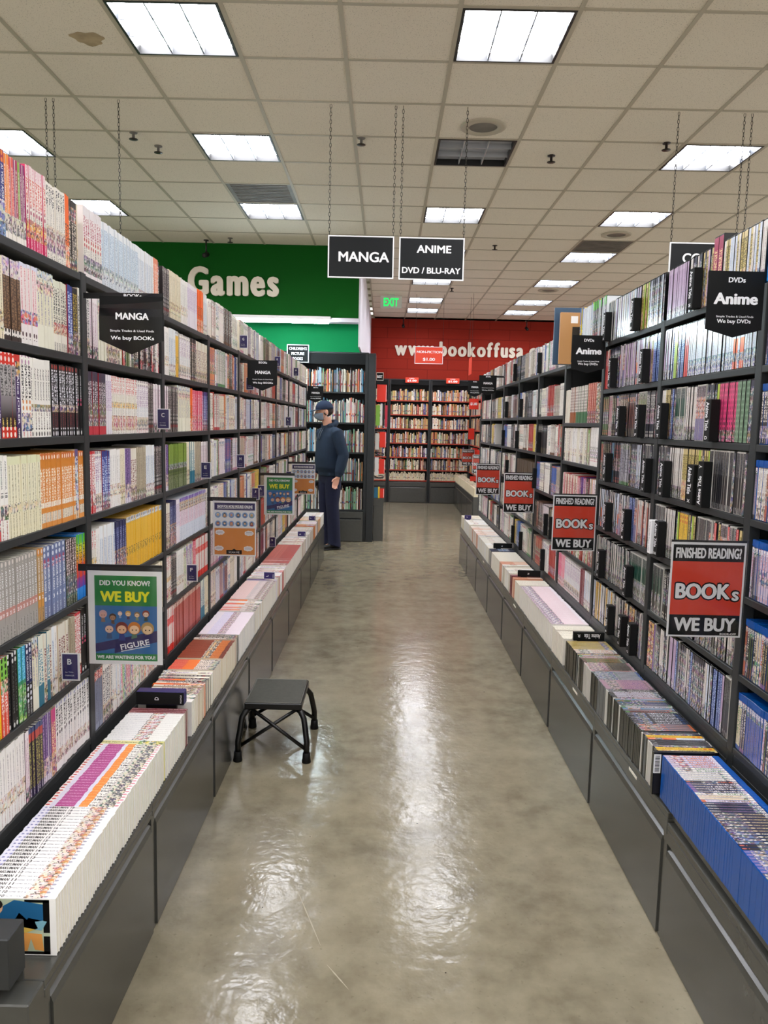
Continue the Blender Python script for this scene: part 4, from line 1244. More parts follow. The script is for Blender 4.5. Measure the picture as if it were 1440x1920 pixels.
LC[6] = [(312, 326, ['redband']), (326, 377, ['brick']), (377, 384, ['tealwhite']), (384, 395, ['creamy'])]
ROWW = ['top', 'second', 'third', 'fourth', 'fifth', 'sixth', 'bottom']
for k in range(-1, 8):
    ya = P0L + BAY * k + PW / 2 + .001; yb = P0L + BAY * (k + 1) - PW / 2 - .001
    for i, z in enumerate(ZL):
        if k == -1:
            segs = inv(LR[i][:-1] + [(LR[i][-1][0], 175, LR[i][-1][2])], lambda x: yat(x, XL, z + .09)); ya2 = max(ya, 1.60)
            segs[0] = (1.60, segs[0][1], segs[0][2])
        elif k == 0:
            segs = inv([(150, LB_[i][0][1], LB_[i][0][2])] + LB_[i][1:-1] + [(LB_[i][-1][0], 315, LB_[i][-1][2])] if len(LB_[i]) > 1 else [(150, 315, LB_[i][0][2])], lambda x: yat(x, XL, z + .09)); ya2 = ya
        elif k == 1:
            segs = inv([(295, LC[i][0][1], LC[i][0][2])] + LC[i][1:-1] + [(LC[i][-1][0], 402, LC[i][-1][2])], lambda x: yat(x, XL, z + .09)); ya2 = ya
        else:
            segs = [(ya, yb, GEN_L)]; ya2 = ya
        fill('manga_volume', 'L', XL, z, ya2, yb, segs, 'the %s shelf of the %s manga bay' % (ROWW[i], nth(k + 2)), .127)

# ledge of spine-up manga
segs = [(1.50, 1.885, ['baku']), (1.885, 2.275, ['purpleorange']), (2.275, 2.30, ['binyellow']), (2.30, 2.53, ['binwhite']), (2.53, 2.575, ['maroonbin']),
        (2.64, 2.80, ['binorange', 'mixA', 'cA', 'whiteplain', 'binyellow', 'mixC']), (2.80, 3.0, ['binorange', 'pastel', 'orange', 'lilactitle', 'mixA', 'darkgrid']), (3.0, 3.13, ['binorange']),
        (3.15, 3.42, ['binbrown']), (3.44, 3.52, ['mixB', 'darkbrown', 'lilac']), (3.52, 3.95, ['binlilac']), (3.97, 4.25, ['binpink', 'whiteplain', 'binorange']), (4.25, 4.75, ['binpink']), (4.77, 4.81, ['violet']),
        (4.83, 5.25, ['whiteplain', 'mixB', 'pastel', 'redstripe', 'lilac']), (5.3, 5.55, ['binred', 'binpink']), (5.55, 6.2, ['binred']), (6.22, 6.6, ['pastel', 'binwhite', 'mixA', 'brick', 'whiteplain']), (6.65, 7.3, ['binwhite', 'binpink', 'mixB', 'whiteplain', 'mixC']), (7.35, 7.75, GEN_L),
        (7.78, 8.05, ['tan', 'binwhite', 'creamy']), (8.1, 8.5, ['binwhite', 'whiteplain', 'bakshelf'])]
for k in range(9):      # leave the gaps where the base cabinets meet
    pass
NUM0['baku'] = 9
bin_l = fill('manga_volume', 'LB', XBL + .0, .405, 1.49, 8.5, segs, 'the manga ledge', .127, jd=.0025)
for i, r in enumerate([q for q in bin_l if q['key'] == 'baku']):
    r['num'] = 10 + i // 3

# DVD side
RR = {}
RR[0] = [(1352, 1430, ['dorange', 'dwhite', 'dlong', 'dorange', 'dicy']), (1335, 1352, ['dmagenta']), (1313, 1335, ['dlilac', 'dorange', 'dlong']), (1288, 1313, ['dlong', 'dwhite']), (1245, 1288, ['dlilac']), (1232, 1245, ['dwhite'])]
RR[1] = [(1352, 1430, ['dicy', 'dicyorange', 'dicy']), (1300, 1352, ['dicyorange', 'dicy', 'dicy']), (1290, 1300, ['dicy']), (1282, 1290, ['dred', 'dblack']), (1256, 1282, ['dblue', 'dlime', 'dlong', 'dicy']), (1232, 1256, ['dlilac', 'dicy'])]
RR[2] = [(1402, 1430, ['dlong']), (1378, 1402, ['dgreen']), (1346, 1378, ['dpink']), (1340, 1346, ['dlime']), (1320, 1340, ['dblack', 'dlong']), (1303, 1320, ['dred2']), (1285, 1303, ['dwhite']), (1264, 1285, ['dteal']), (1254, 1264, ['dblue', 'dlong']), (1230, 1254, ['dwhite', 'dorange'])]
RR[3] = [(1370, 1430, ['dwhite', 'dlong', 'dblack']), (1356, 1370, ['dblack']), (1327, 1356, ['dblack']), (1302, 1327, ['dlime', 'dorange', 'dlong']), (1278, 1302, ['dorange']), (1254, 1278, ['dwhite']), (1232, 1254, ['dlong', 'dblack'])]
RR[4] = [(1380, 1430, ['dlong', 'dorange', 'dwhite']), (1330, 1380, ['dred', 'dorange', 'dblack', 'dred2']), (1300, 1330, ['dblack', 'dred2', 'dpurple']), (1262, 1300, ['dyellow', 'dlime', 'dorange', 'dlong']), (1244, 1262, ['dwhite']), (1216, 1244, ['dblack'])]
RR[5] = [(1360, 1420, ['dlong', 'dwhite']), (1300, 1360, ['dblack', 'dwhite', 'dred2', 'dlong']), (1240, 1300, GEN_D), (1214, 1240, ['dteal', 'dblack'])]
RR[6] = [(1250, 1400, ['dlong', 'dblack', 'dicy', 'dwhite', 'dred2', 'dlong', 'dlong', 'dblue', 'dlilac']), (1226, 1250, ['dlilac', 'dlong', 'dwhite']), (1208, 1226, ['dpurple', 'dredgold'])]
R2 = {}
R2[0] = [(1215, 1227, ['dlong', 'dicy']), (1200, 1215, ['dlime', 'dorange']), (1150, 1200, ['dicy', 'dwhite', 'dicy', 'dlilac']), (1125, 1150, ['dblack'])]
R2[1] = [(1224, 1228, ['dblue']), (1212, 1224, ['dorange', 'dlilac']), (1160, 1212, ['dlilac', 'dwhite', 'dred2', 'dicyorange', 'dlilac']), (1142, 1160, ['dlong']), (1125, 1142, ['dred'])]
R2[3] = [(1200, 1226, ['dblack', 'dlong']), (1180, 1200, ['dlong', 'dicy']), (1125, 1180, GEN_D)]
R2[4] = [(1188, 1222, ['dred2', 'dwhite', 'brick']), (1178, 1188, ['dblue']), (1122, 1178, ['dwhite', 'dicyorange', 'dred2', 'dlong', 'dicy'])]
R2[5] = [(1180, 1214, ['dteal']), (1120, 1180, ['dlong', 'dteal', 'dwhite'])]
R2[6] = [(1165, 1210, ['dredgold', 'dlong', 'dred2', 'dwhite']), (1145, 1165, ['dwhite', 'dlong']), (1110, 1145, ['dyellow', 'dwhite', 'dicy'])]
for k in range(0, 2):
    ya = P0R + BAY * k + PW / 2 + .001; yb = P0R + BAY * (k + 1) - PW / 2 - .001
    for i, z in enumerate(ZR):
        src = (RR if k == 0 else R2).get(i)
        segs = inv(src, lambda x: yat(x, XR, z + .09)) if src else [(ya, yb, GEN_D)]
        segs[0] = (ya, segs[0][1], segs[0][2]); segs[-1] = (segs[-1][0], yb, segs[-1][2])
        fill('dvd_case', 'R', XR, z, ya, yb, segs, 'the %s shelf of the %s DVD bay' % (ROWW[i], nth(k + 1)), .135, jd=.002)
ya, yb = 1.62, P0R - PW / 2 - .001
for i, z in enumerate(ZR):
    fill('disc_case' if i else 'dvd_case', 'R', XR, z, ya if i > 3 else 1.95, yb if i else 2.112, [(ya, yb, GEN_B if i else ['dorange', 'dwhite', 'dlime'])], 'the %s shelf of the bay of blue-topped discs' % ROWW[i], .135, jd=.0015)
segs = [(1.56, 2.262, ['gb%d' % i for i in range(40)])]
fill('disc_case', 'RB', XBR + .0, .4105, 1.56, 2.262, segs, 'the disc ledge', .1345, jd=.001)
fill('dvd_case', 'RB', XBR + .0, .405, 2.285, 3.52, [(2.285, 2.45, ['dorange', 'dyellow', 'dlong', 'dblack', 'dicyorange']), (2.45, 3.52, GEN_D)], 'the disc ledge', .135, jd=.002)
fill('paperback_book', 'RB', XBR + .0, .405, 3.56, 8.5, [(3.56, 3.70, ['bincream']), (3.72, 3.80, ['dark' if False else 'bincream']), (3.83, 4.75, ['binrosy']), (4.77, 4.93, ['bincream']), (4.98, 5.03, ['binrust']), (5.06, 5.12, ['maroonbin']),
      (5.14, 5.5, ['bincream', 'binwhite', 'mixC']), (5.5, 5.62, ['binrust']), (5.62, 6.05, ['bincream']), (6.08, 6.2, ['binnavy']), (6.22, 6.9, ['bincream', 'binwhite']), (6.95, 7.6, ['binrust', 'bincream', 'whiteplain']), (7.65, 8.1, ['binwhite', 'whiteplain', 'bincream']), (8.15, 8.5, ['creamy', 'binwhite'])],
     'the paperback ledge', .13, jd=.003)
for k in range(2, 8):
    ya = P0R + BAY * k + PW / 2 + .001; yb = P0R + BAY * (k + 1) - PW / 2 - .001
    bd = ZM0 if k == 2 else ZM
    for i, z in enumerate(bd):
        segs = [(ya, yb, GEN_M)]
        if k == 2:
            if i == 0: continue
            if i == 1: segs = [(ya, 3.95, ['mkraft']), (3.95, 4.12, ['mrust']), (4.12, 4.36, ['mstack']), (4.36, 4.5, ['mstackr']), (4.5, yb, ['bincream'])]
            if i == 2: segs = [(ya, 4.02, ['mgiantwhite']), (4.02, 4.1, ['cD', 'mixC']), (4.1, yb, ['bincream', 'whiteplain', 'mixB'])]
            if i == 3: segs = [(ya, 4.0, ['lilac', 'mixB', 'binrust', 'mixC']), (4.0, 4.2, ['darkbrown', 'maroonbin', 'dpurple', 'redstripe']), (4.2, yb, ['brick', 'mpinkwhite', 'mixA', 'redstripe'])]
            if i == 4: segs = [(ya, yb, ['whiteplain', 'mixB', 'cD', 'mixC', 'redstripe', 'brick'])]
            if i == 5: segs = [(ya, 4.0, ['iceblueB']), (4.0, 4.08, ['maroonbin']), (4.08, 4.45, ['lilactitle']), (4.45, yb, ['mpinkwhite'])]
        if k == 4 and i == 3:
            segs = [(ya, yb, ['mbrownbox'])]
        if k == 6 and i == 2:
            segs = [(ya + .45, yb, GEN_M)]
        fill('paperback_book', 'R', XR, z, ya, yb, segs, 'the %s shelf of the %s paperback bay' % (['top', 'second', 'third', 'fourth', 'fifth', 'bottom'][i], nth(k - 1)), .13, maxh=.197 if (k == 2 and i == 2) else .217)
ya = P0R + BAY * 2 + PW / 2 + .001
XA = 0
arts = fill('art_book', 'R', XR, ZM0[0], ya, 4.62, [(ya, 3.98, ['art4', 'art5', 'art4']), (3.98, 4.15, ['art5', 'art3', 'art4']), (4.15, 4.3, ['art4']), (4.3, 4.36, ['art3'])],
            'the top shelf beside the second disc flag', .2, jd=.004)

# picture books, discount books
for q, x0 in enumerate((-1.13 + .041, -2.035 + .041)):
    for i, z in enumerate(ZC):
        fill('picture_book', 'B', 9.884, z, x0, x0 + .815, [(x0, x0 + .815, GEN_P)], 'the %s shelf of picture books%s' % (ROWW[i] if i < 4 else 'lowest', '' if q == 0 else ' in the far case'), .22, sparse=.12, jd=.015, maxh=.32, gap=.0008)
for q, (x0, x1) in enumerate(((-.294, .024), (.091, .819), (.886, 1.614), (1.681, 2.409))):
    nm = ['the narrow red-edged case', 'the first wide red-edged case', 'the second wide red-edged case', 'the third wide red-edged case'][q]
    for i, z in enumerate(ZB):
        fill('discount_book', 'B', 15.004, z, x0, x1, [(x0, x1, GEN_R)], 'the %s shelf of %s' % (['top', 'second', 'third', 'fourth', 'fifth', 'sixth'][i], nm), .15, sparse=.05, jd=.01, maxh=.214)
    fill('discount_book', 'B', 15.004, .44, x0, x1, [(x0, x1, GEN_C)], 'the lowest row of %s' % nm, .12, sparse=.03, jd=.01, maxh=.17)
for q in range(4):
    y1 = 14.9 - q * .8
    for i, z in enumerate(ZF):
        fill('discount_book', 'R', 1.624, z, y1 - .76, y1 - .035, [(y1 - .76, y1 - .035, GEN_R)], 'the %s shelf of the %s far case' % (['top', 'second', 'third', 'fourth', 'fifth', 'sixth'][i], nth(q + 1)), .15, sparse=.05, jd=.008, maxh=.214)
    fill('discount_book', 'RB', 1.37, .4405, y1 - .77, y1 - .02, [(y1 - .77, y1 - .02, GEN_C)], 'the low ledge before the %s far case' % nth(q + 1), .13, sparse=.03)

NICE = {'manga_volume': ('manga volume', 'manga'), 'dvd_case': ('DVD case', 'DVD'), 'disc_case': ('disc case', 'disc case'), 'paperback_book': ('paperback', 'book'),
        'art_book': ('art book', 'book'), 'picture_book': ('picture book', 'book'), 'discount_book': ('used book', 'book')}
STUFF = {'manga_volume': 'manga_volumes', 'dvd_case': 'dvd_cases', 'disc_case': 'disc_cases', 'paperback_book': 'paperback_books', 'picture_book': 'picture_books', 'discount_book': 'discount_books'}
STUFFL = {'manga_volume': 'thousands of manga volumes filling the shelves down the manga side of the aisle', 'dvd_case': 'rows of thin DVD spines filling the far parts of the DVD bays',
          'paperback_book': 'rows of paperbacks filling the far bays past the DVDs', 'picture_book': 'thin picture book spines filling the case behind the man', 'discount_book': 'small used books filling the far red-edged bookcases',
          'disc_case': 'further blue-topped disc cases'}
LIMIT = 300
for kind, lst in BOOKS.items():
    rows = {}
    for r in lst:
        rows.setdefault(r['row'], []).append(r)
    for rw, rl in rows.items():
        vs = sorted([r for r in rl if r['vis']], key=lambda r: r['O'].y if ORI[r['ori']][0][1] else r['O'].x)
        for i, r in enumerate(vs):
            r['n'] = i + 1
    vis = sorted([r for r in lst if r['vis']], key=lambda r: -r['score'])
    ind = vis[:LIMIT]
    ids = set(id(r) for r in ind)
    nm, cat = NICE[kind]
    if kind == 'manga_volume': NEAR0 = min((r for r in ind if r['key'] == 'baku'), key=lambda r: r['O'].y)
    for r in ind:
        mb = MB(); geo(mb, r, Vector((0, 0, 0)), True, 'cover')
        if kind == 'manga_volume' and r is NEAR0:      # its cover faces the viewer
            w_, h_ = r['h'], r['dep']
            def cq(u0, u1, v0, v1, mt, e):
                mb.box(-w_ + w_ * u0, -w_ + w_ * u1, -e - .0001, -e, -h_ + h_ * v0, -h_ + h_ * v1, mt)
            cq(.02, .93, .02, .98, plain('b9c4a8'), .0001)
            cq(.86, .93, .40, .98, 'black', .0003); cq(.86, .93, .02, .34, 'black', .0003); cq(.55, .93, .02, .07, 'black', .0003); cq(.66, .93, .93, .98, 'black', .0003)
            for pts, cc in (([(.30, .45), (.86, .62), (.86, .90), (.55, .97), (.36, .80)], '1f5f8c'), ([(.62, .50), (.84, .44), (.90, .60), (.70, .66)], '7fb4c4'), ([(.56, .30), (.70, .60), (.60, .75), (.50, .50)], '2f4a24'), ([(.60, .35), (.80, .48), (.76, .62), (.63, .55)], 'd8b450'),
                            ([(.58, .06), (.64, .40), (.84, .38), (.86, .08), (.76, .10), (.72, .30), (.68, .08)], 'e8a050'), ([(.02, .50), (.30, .45), (.36, .80), (.02, .75)], 'c86a4a')):
                mb.prism([(p_[0] * w_ - w_, p_[1] * h_ - h_) for p_ in pts], (0, -.0006, 0), (1, 0, 0), (0, 0, 1), .0001, plain(cc))
            mb.disc((-w_ + w_ * .30, -.0009, -h_ * .16), (1, 0, 0), (0, 0, 1), .024, plain('e6b48c'), 16, .02); mb.disc((-w_ + w_ * .27, -.0011, -h_ * .11), (1, 0, 0), (0, 0, 1), .030, plain('221a18'), 16, .016)
        o = mb.build(kind, loc=r['O'])
        desc = D[r['key']]['desc']
        extra = (' numbered %d' % r['num']) if r['key'] == 'baku' else ''
        dn = '%s %s' % (desc, nm)
        if ' with ' in desc: dn = desc.replace(' with ', ' %s with ' % nm, 1)
        lab = '%s, %s along %s' % (dn, nth(r['n']), r['row'])
        if len(lab.split()) > 16:
            lab = '%s %s, %s along %s' % (' '.join(desc.split()[:2]), nm, nth(r['n']), r['row'])
        tag(o, lab, cat, '%ss on %s' % (nm, r['row']))
        if kind in ('manga_volume', 'paperback_book'):
            mb = MB(); geo(mb, r, Vector((0, 0, 0)), True, 'pages'); p = mb.build('page_block', o)
        elif kind in ('dvd_case', 'disc_case'):
            mb = MB(); geo(mb, r, Vector((0, 0, 0)), True, 'insert'); p = mb.build('cover_insert', o)
    rest = [r for r in lst if id(r) not in ids]
    if rest:
        mb = MB()
        for r in rest:
            geo(mb, r, r['O'], False, 'all')
        o = mb.build(STUFF[kind])
        tag(o, STUFFL[kind], cat + 's', kind='stuff')

for (x, y, z, w_, h_, t_, c1, c2, lab) in ((.985, 4.50, ZM0[0] + .0004, .20, .29, .02, 'b98a58', '17161a', 'tan and black art book facing out on the top paperback shelf'), (.965, 4.56, ZM0[0] + .0004, .22, .325, .02, '35506a', '35506a', 'tall slate-blue art book facing out on the top paperback shelf')):
    m = MB(); m.box(0, w_, 0, t_, 0, h_, plain(c1), .001)
    if c1 != c2: m.box(.07, w_ - .01, -.0004, 0, .01, h_ - .08, plain(c2)); m.box(.06, .1, -.0006, -.0004, h_ - .06, h_ - .02, 'white')
    o = tag(m.build('art_book', loc=(x, y, z)), lab, 'book')
    m = MB(); m.box(.002, w_ + .0005, .002, t_ - .002, -.0002, h_ + .0003, 'paper'); m.build('page_block', o)

# ------------------------------------------------------------------ hanging signs
XX, YY, ZZ = (1, 0, 0), (0, 1, 0), (0, 0, 1)


def chain_mesh(x, y, z0, z1):
    mb = MB(); L = .030; n = int((z1 - z0) / (L * .78)); st = (z1 - z0) / n
    for i in range(n):
        z = z0 + st * (i + .5)
        X = Vector((1, 0, 0)) if i % 2 else Vector((0, 1, 0))
        pts = []
        for q in range(8):
            a = 2 * math.pi * q / 8
            pts.append(Vector((x, y, z)) + X * (math.sin(a) * .0065) + Vector((0, 0, math.cos(a) * L / 2)))
        mb.tube(pts, .0016, 'chain', 4, closed=True)
    return mb


def hang_sign(x0, x1, y, z0, z1, lines, label, panel='sign_black', thin=False, frame='white'):
    g = empty('hanging_sign', ((x0 + x1) / 2, y, z0), label, 'sign')
    w = (x1 - x0) / 2; h = z1 - z0
    m = MB(); m.box(-w + .004, w - .004, -.002, .002, .004, h - .004, panel)
    for (s, u0, u1, v0, v1, mt) in lines:
        m.text(s, (-w + 2 * w * u0, -.0026, h * v0), XX, ZZ, 2 * w * (u1 - u0), h * (v1 - v0), mt, .012, 4, heavy=.022)
    m.build('panel', g)
    m = MB(); fw = .008
    m.box(-w, w, -.005, .005, 0, fw, frame); m.box(-w, w, -.005, .005, h - fw, h, frame)
    m.box(-w, -w + fw, -.0049, .0049, fw, h - fw, frame); m.box(w - fw, w, -.0049, .0049, fw, h - fw, frame)
    m.build('frame', g)
    for s in (-1, 1):
        xx = s * (w - .007)
        if thin:
            m = MB(); m.tube([(xx, 0, h), (xx, 0, CEIL - z0)], .0022, 'chain', 5); m.build('wire', g)
        else:
            chain_mesh(xx, 0, h, CEIL - z0).build('chain', g)
    return g


SY = 5.25
hang_sign(-.405, .030, SY, 2.480, 2.752, [('MANGA', .16, .93, .385, .625, 'white_text')], 'black hanging sign reading MANGA in white, over the aisle')
hang_sign(.064, .494, SY, 2.477, 2.750, [('ANIME', .27, .80, .64, .82, 'white_text'), ('DVD / BLU-RAY', .05, .95, .155, .30, 'white_text')], 'black hanging sign reading ANIME above a second line, over the aisle')
hang_sign(1.845, 2.285, SY, 2.482, 2.755, [('COMICS', .20, .90, .52, .75, 'white_text')], 'black hanging sign rising behind the DVD shelves')
hang_sign(2.32, 2.76, SY, 2.482, 2.755, [], 'black hanging sign hidden behind the DVD shelves, only its chains showing')
hang_sign(-2.20, -1.765, SY, 2.40, 2.67, [], 'black sign on a single visible chain beyond the manga shelves')
hang_sign(-2.66, -2.235, SY, 2.40, 2.67, [], 'black sign on the outermost chain beyond the manga shelves')
hang_sign(.44, .89, 12.5, 2.487, 2.757, [('NON-FICTION', .07, .97, .62, .76, 'white_text'), ('$1.00', .29, .72, .15, .36, 'white_text')], 'small red hanging sign reading NON-FICTION $1.00', panel='sign_red', thin=True)
g = empty('hanging_sign', (1.33, 12.5, 2.33), 'narrow red sign seen edge-on before the red wall', 'sign')
m = MB(); m.box(-.003, .003, -.2, .2, 0, .27, 'sign_red'); m.build('panel', g)
m = MB(); m.tube([(0, -.19, .27), (0, -.19, CEIL - 2.33)], .002, 'chain', 5); m.tube([(0, .19, .27), (0, .19, CEIL - 2.33)], .002, 'chain', 5); m.build('wire', g)
# black gloss streak on the ANIME sign is a reflection of the lamps
g = empty('case_sign', (-1.12, 9.84, 2.265), 'small black sign reading CHILDRENS PICTURE BOOKS with a white border', 'sign')
m = MB(); m.box(-.138, .138, 0, .004, 0, .222, 'white'); m.box(-.128, .128, -.001, 0, .01, .212, 'black_matte')
for s, z in (("CHILDREN'S", .155), ('PICTURE', .092), ('BOOKS', .03)):
    w_ = {'PICTURE': .16, 'BOOKS': .125}.get(s, .225)
    m.text(s, (-w_ / 2, -.0016, z), XX, ZZ, w_, .036, 'white_text', .02, heavy=.03)
m.build('panel', g)
m = MB(); m.box(-.02, .02, .005, .03, .05, .12, 'shelf'); m.build('bracket', g)


# ------------------------------------------------------------------ wall letters
def wall_letters(text, x0, x1, z0, hcap, y, mt, word, depth=.03, boldness=.045, thin=1.0):
    """each cut-out letter is one thing; heavy condensed shapes"""
    adv = []; X = 0.0
    for ch in text:
        V, Fc, a, b_, c, d = glyphs(ch, boldness, 4, .05)
        adv.append((ch, X, a, b_, c, d)); X += (b_ - a) + .19
    tot = X - .19
    sx = (x1 - x0) / tot
    sz = hcap / .74
    cnt = {}
    for (ch, ax, a, b_, c, d) in adv:
        m = MB()
        V, Fc, *_ = glyphs(ch, boldness, 4, .05)
        k = m.mi(mt)
        for q_, (dx, dy) in enumerate([(.06 * math.cos(t_ * math.pi / 4), .028 * math.sin(t_ * math.pi / 4)) for t_ in range(8)] + [(0, 0)]):
            i0 = len(m.v)
            for v in V:
                m.v.append(((v[0] - a + dx) * sx, -depth / 2 - v[2] / .05 * depth / 2 + q_ * .00005, (v[1] + dy) * sz))
            for f in Fc:
                m.f.append(tuple(i0 + z_ for z_ in f)); m.m.append(k); m.a.append(None); m.sm.append(False)
        o = m.build('wall_letter', loc=(x0 + ax * sx, y, z0))
        cnt[ch] = cnt.get(ch, 0) + 1
        nm = 'full stop' if ch == '.' else 'letter ' + ch
        which = '' if text.count(ch) == 1 else nth(cnt[ch]) + ' '
        tag(o, 'cream cut-out %s%s of the %s on the %s wall' % (which, nm, 'word Games' if y < 10 else 'web address', 'green' if mt == 'letter_cream' and y < 10 else 'red'), 'letter', 'letters on the %s wall' % ('green' if y < 10 else 'red'))


wall_letters('Games', -2.325, -1.30, 2.985, .325, 9.268, 'letter_cream', 'Games', boldness=0)
wall_letters('www.bookoffusa.com', .165, 3.35, 2.875, .285, 15.448, 'letter_cream', 'www.bookoffusa.com', boldness=0)


# ------------------------------------------------------------------ flags on the shelf ends
def flag(x0, x1, y, zt, zs, zp, lines, label, arm_x, curl=False):
    g = empty('shelf_flag', (x0, y, zp), label, 'sign')
    w = x1 - x0
    m = MB()
    top, sh = zt - zp, zs - zp
    if curl:
        n = 8
        rows_ = [(0.0, top)]
        # face bulges toward the viewer near its top edge
        def yy(z, u):
            t = max(0, (z - (top - .055)) / .055)
            return .012 * math.sin(t * math.pi * .5) * (1 - u * .4) - .006
        N = 6
        zs_ = [sh + (top - sh) * i / N for i in range(N + 1)]
        for i in range(N):
            for j in range(4):
                u0, u1 = j / 4, (j + 1) / 4
                m.face([(w * u0, yy(zs_[i], u0), zs_[i]), (w * u1, yy(zs_[i], u1), zs_[i]), (w * u1, yy(zs_[i + 1], u1), zs_[i + 1]), (w * u0, yy(zs_[i + 1], u0), zs_[i + 1])], 'black_gloss', smooth=True)
        m.prism([(0, sh), (w * .5, 0), (w, sh)], (0, -.006, 0), XX, ZZ, .0012, 'black_gloss')
        m.box(0, w, .0, .0015, sh, top - .01, 'black_matte')
    else:
        m.prism([(0, sh), (w * .5, 0), (w, sh), (w, top), (0, top)], (0, -.006, 0), XX, ZZ, .0015, 'black_matte')
    for (s, u0, u1, za, zb, bold) in lines:
        m.text(s, (w * u0, -.0068 if not (curl and za > top - .05) else .0005, za), XX, ZZ, w * (u1 - u0), zb - za, 'white_text', min(bold, .015), 3, heavy=bold * .9)
    m.build('flag', g)
    m = MB(); a0, a1 = sorted((arm_x, x1 if arm_x < x0 else x0))
    ax0, ax1 = (arm_x - x0, w * .98) if arm_x < x0 else (0.02 * w, arm_x - x0)
    m.box(ax0, ax1, .002, .006, top - .018, top - .002, 'black'); m.build('arm', g)


MAN = [('BOOKs', .38, .66, .160, .172, .02), ('MANGA', .26, .78, .098, .118, .035), ('Simple Trades & Used Finds', .17, .86, .062, .070, .01), ('We buy BOOKs', .18, .86, .038, .052, .02)]
flag(-.832, -.648, 2.275, 1.887, 1.752, 1.712, MAN, 'black MANGA shelf flag sticking out from the first post of the manga wall', -.879, curl=True)
flag(-.832, -.654, 4.675, 1.887, 1.745, 1.708, MAN, 'black MANGA shelf flag further down the manga wall, before the man', -.879)
flag(-.875, -.700, 8.675, 1.925, 1.78, 1.742, MAN, 'black MANGA shelf flag just above the cap of the man', -.8785)
DVF = [('DVDs', .36, .66, .150, .164, .03), ('Anime', .12, .90, .090, .122, .045), ('Simple Trades & Used Finds', .18, .84, .053, .060, .01), ('We buy DVDs', .20, .80, .036, .050, .02)]
flag(.888, 1.046, 2.212, 1.971, 1.812, 1.790, DVF, 'large black Anime DVDs flag beside the blue-topped discs', 1.05)
flag(.892, 1.052, 3.80, 1.973, 1.816, 1.792, DVF, 'black Anime DVDs flag at the end of the DVD bays', 1.05)
flag(.828, .985, 7.0, 1.976, 1.828, 1.798, MAN, 'black MANGA flag on the paperback bays, the bigger of two overlapping', 1.05)
flag(.90, 1.045, 8.61, 2.02, 1.87, 1.84, MAN, 'black MANGA flag half hidden behind another at the end of the paperbacks', 1.05)


# ------------------------------------------------------------------ posters on arms
def clear_mat():
    m = bpy.data.materials.new('clear_plastic'); m.use_nodes = True
    g = NT(m)
    tr = g.n('BsdfTransparent'); gl = g.n('BsdfGlossy'); gl.inputs['Roughness'].default_value = .08
    fr = g.n('Fresnel'); fr.inputs[0].default_value = 1.35
    mx = g.n('MixShader'); g.l(fr.outputs[0], mx.inputs[0]); g.l(tr.outputs[0], mx.inputs[1]); g.l(gl.outputs[0], mx.inputs[2])
    g.l(mx.outputs[0], g.nt.nodes['Material Output'].inputs['Surface'])
    MATS['clear'] = m


clear_mat()


def poster_root(x, y, z, label, bar=False, arm_to=None, scale=1.0):
    w, h = .216 * scale, .279 * scale
    g = empty('poster', (x, y, z), label, 'poster')
    m = MB(); m.box(-.003, w + .003, -.0035, -.0028, -.002, h + .012, 'clear'); m.build('clear_pocket', g)
    m = MB()
    a = (arm_to - x) if arm_to is not None else 0
    lo, hi = (min(a, 0), w) if a <= 0 else (0, max(a, w))
    m.box(lo, hi, .0015, .006, h - .002, h + (.018 if bar else .006), 'black'); m.build('arm', g)
    return g, w, h


def poster_books(x, y, z, n, scale=1.0, arm=1.05):
    g, w, h = poster_root(x, y, z, n, arm_to=arm, scale=scale)
    m = MB()
    m.box(0, w, 0, .001, 0, h, 'white')
    f = .026 * w
    def band(v0, v1, mt, e=.0003): m.box(f, w - f, -e, 0, h * v0, h * v1, mt)
    band(.018, .235, 'black_matte'); band(.2351, .7999, 'sign_red'); band(.80, .975, 'black_matte')
    m.text('FINISHED READING?', (w * .06, -.0008, h * .832), XX, ZZ, w * .88, h * .112, 'white_text', .015, 3, heavy=.04)
    for e_, mt_, bo_, hv_ in ((-.0006, 'black_matte', 0, .11), (-.0011, 'white_text', 0, .05)):
        gx = .018 if mt_ == 'black_matte' else 0; gz = .016 if mt_ == 'black_matte' else 0
        m.text('BOOK', (w * (.085 - gx), e_, h * (.405 - gz)), XX, ZZ, w * (.735 + 2 * gx), h * (.165 + 2 * gz), mt_, bo_, 4, heavy=hv_)
        m.text('s', (w * (.845 - gx), e_ - .0001, h * (.392 - gz)), XX, ZZ, w * (.095 + 2 * gx), h * (.10 + 2 * gz), mt_, bo_ * .6, 4, heavy=hv_ * .7)
    m.text('WE BUY', (w * .09, -.0008, h * .06), XX, ZZ, w * .83, h * .145, 'white_text', .02, 4, heavy=.035)
    m.text('BOOK-OFF', (w * .72, -.0008, h * .027), XX, ZZ, w * .22, h * .02, 'white_text', .03, 2)
    m.build('printed_sheet', g)


poster_books(.833, 2.20, .930, 'red and black BOOKs WE BUY poster beside the blue-topped discs, the biggest of them')
poster_books(.840, 3.808, .918, 'red and black BOOKs WE BUY poster where the DVDs end')
poster_books(.840, 5.408, .923, 'red and black BOOKs WE BUY poster, third one along the DVD side')
poster_books(.834, 7.008, .903, 'red and black BOOKs WE BUY poster, fourth one along the DVD side')
poster_books(1.335, 13.4, .83, 'tiny red BOOKs poster at the far cases, the one closer to the red wall', arm=1.6)
poster_books(1.345, 11.85, .80, 'tiny red BOOKs poster at the far cases, partly hidden by a bigger one', arm=1.6)


SKIN = ['e8b690', 'f0cfae', 'dca880']


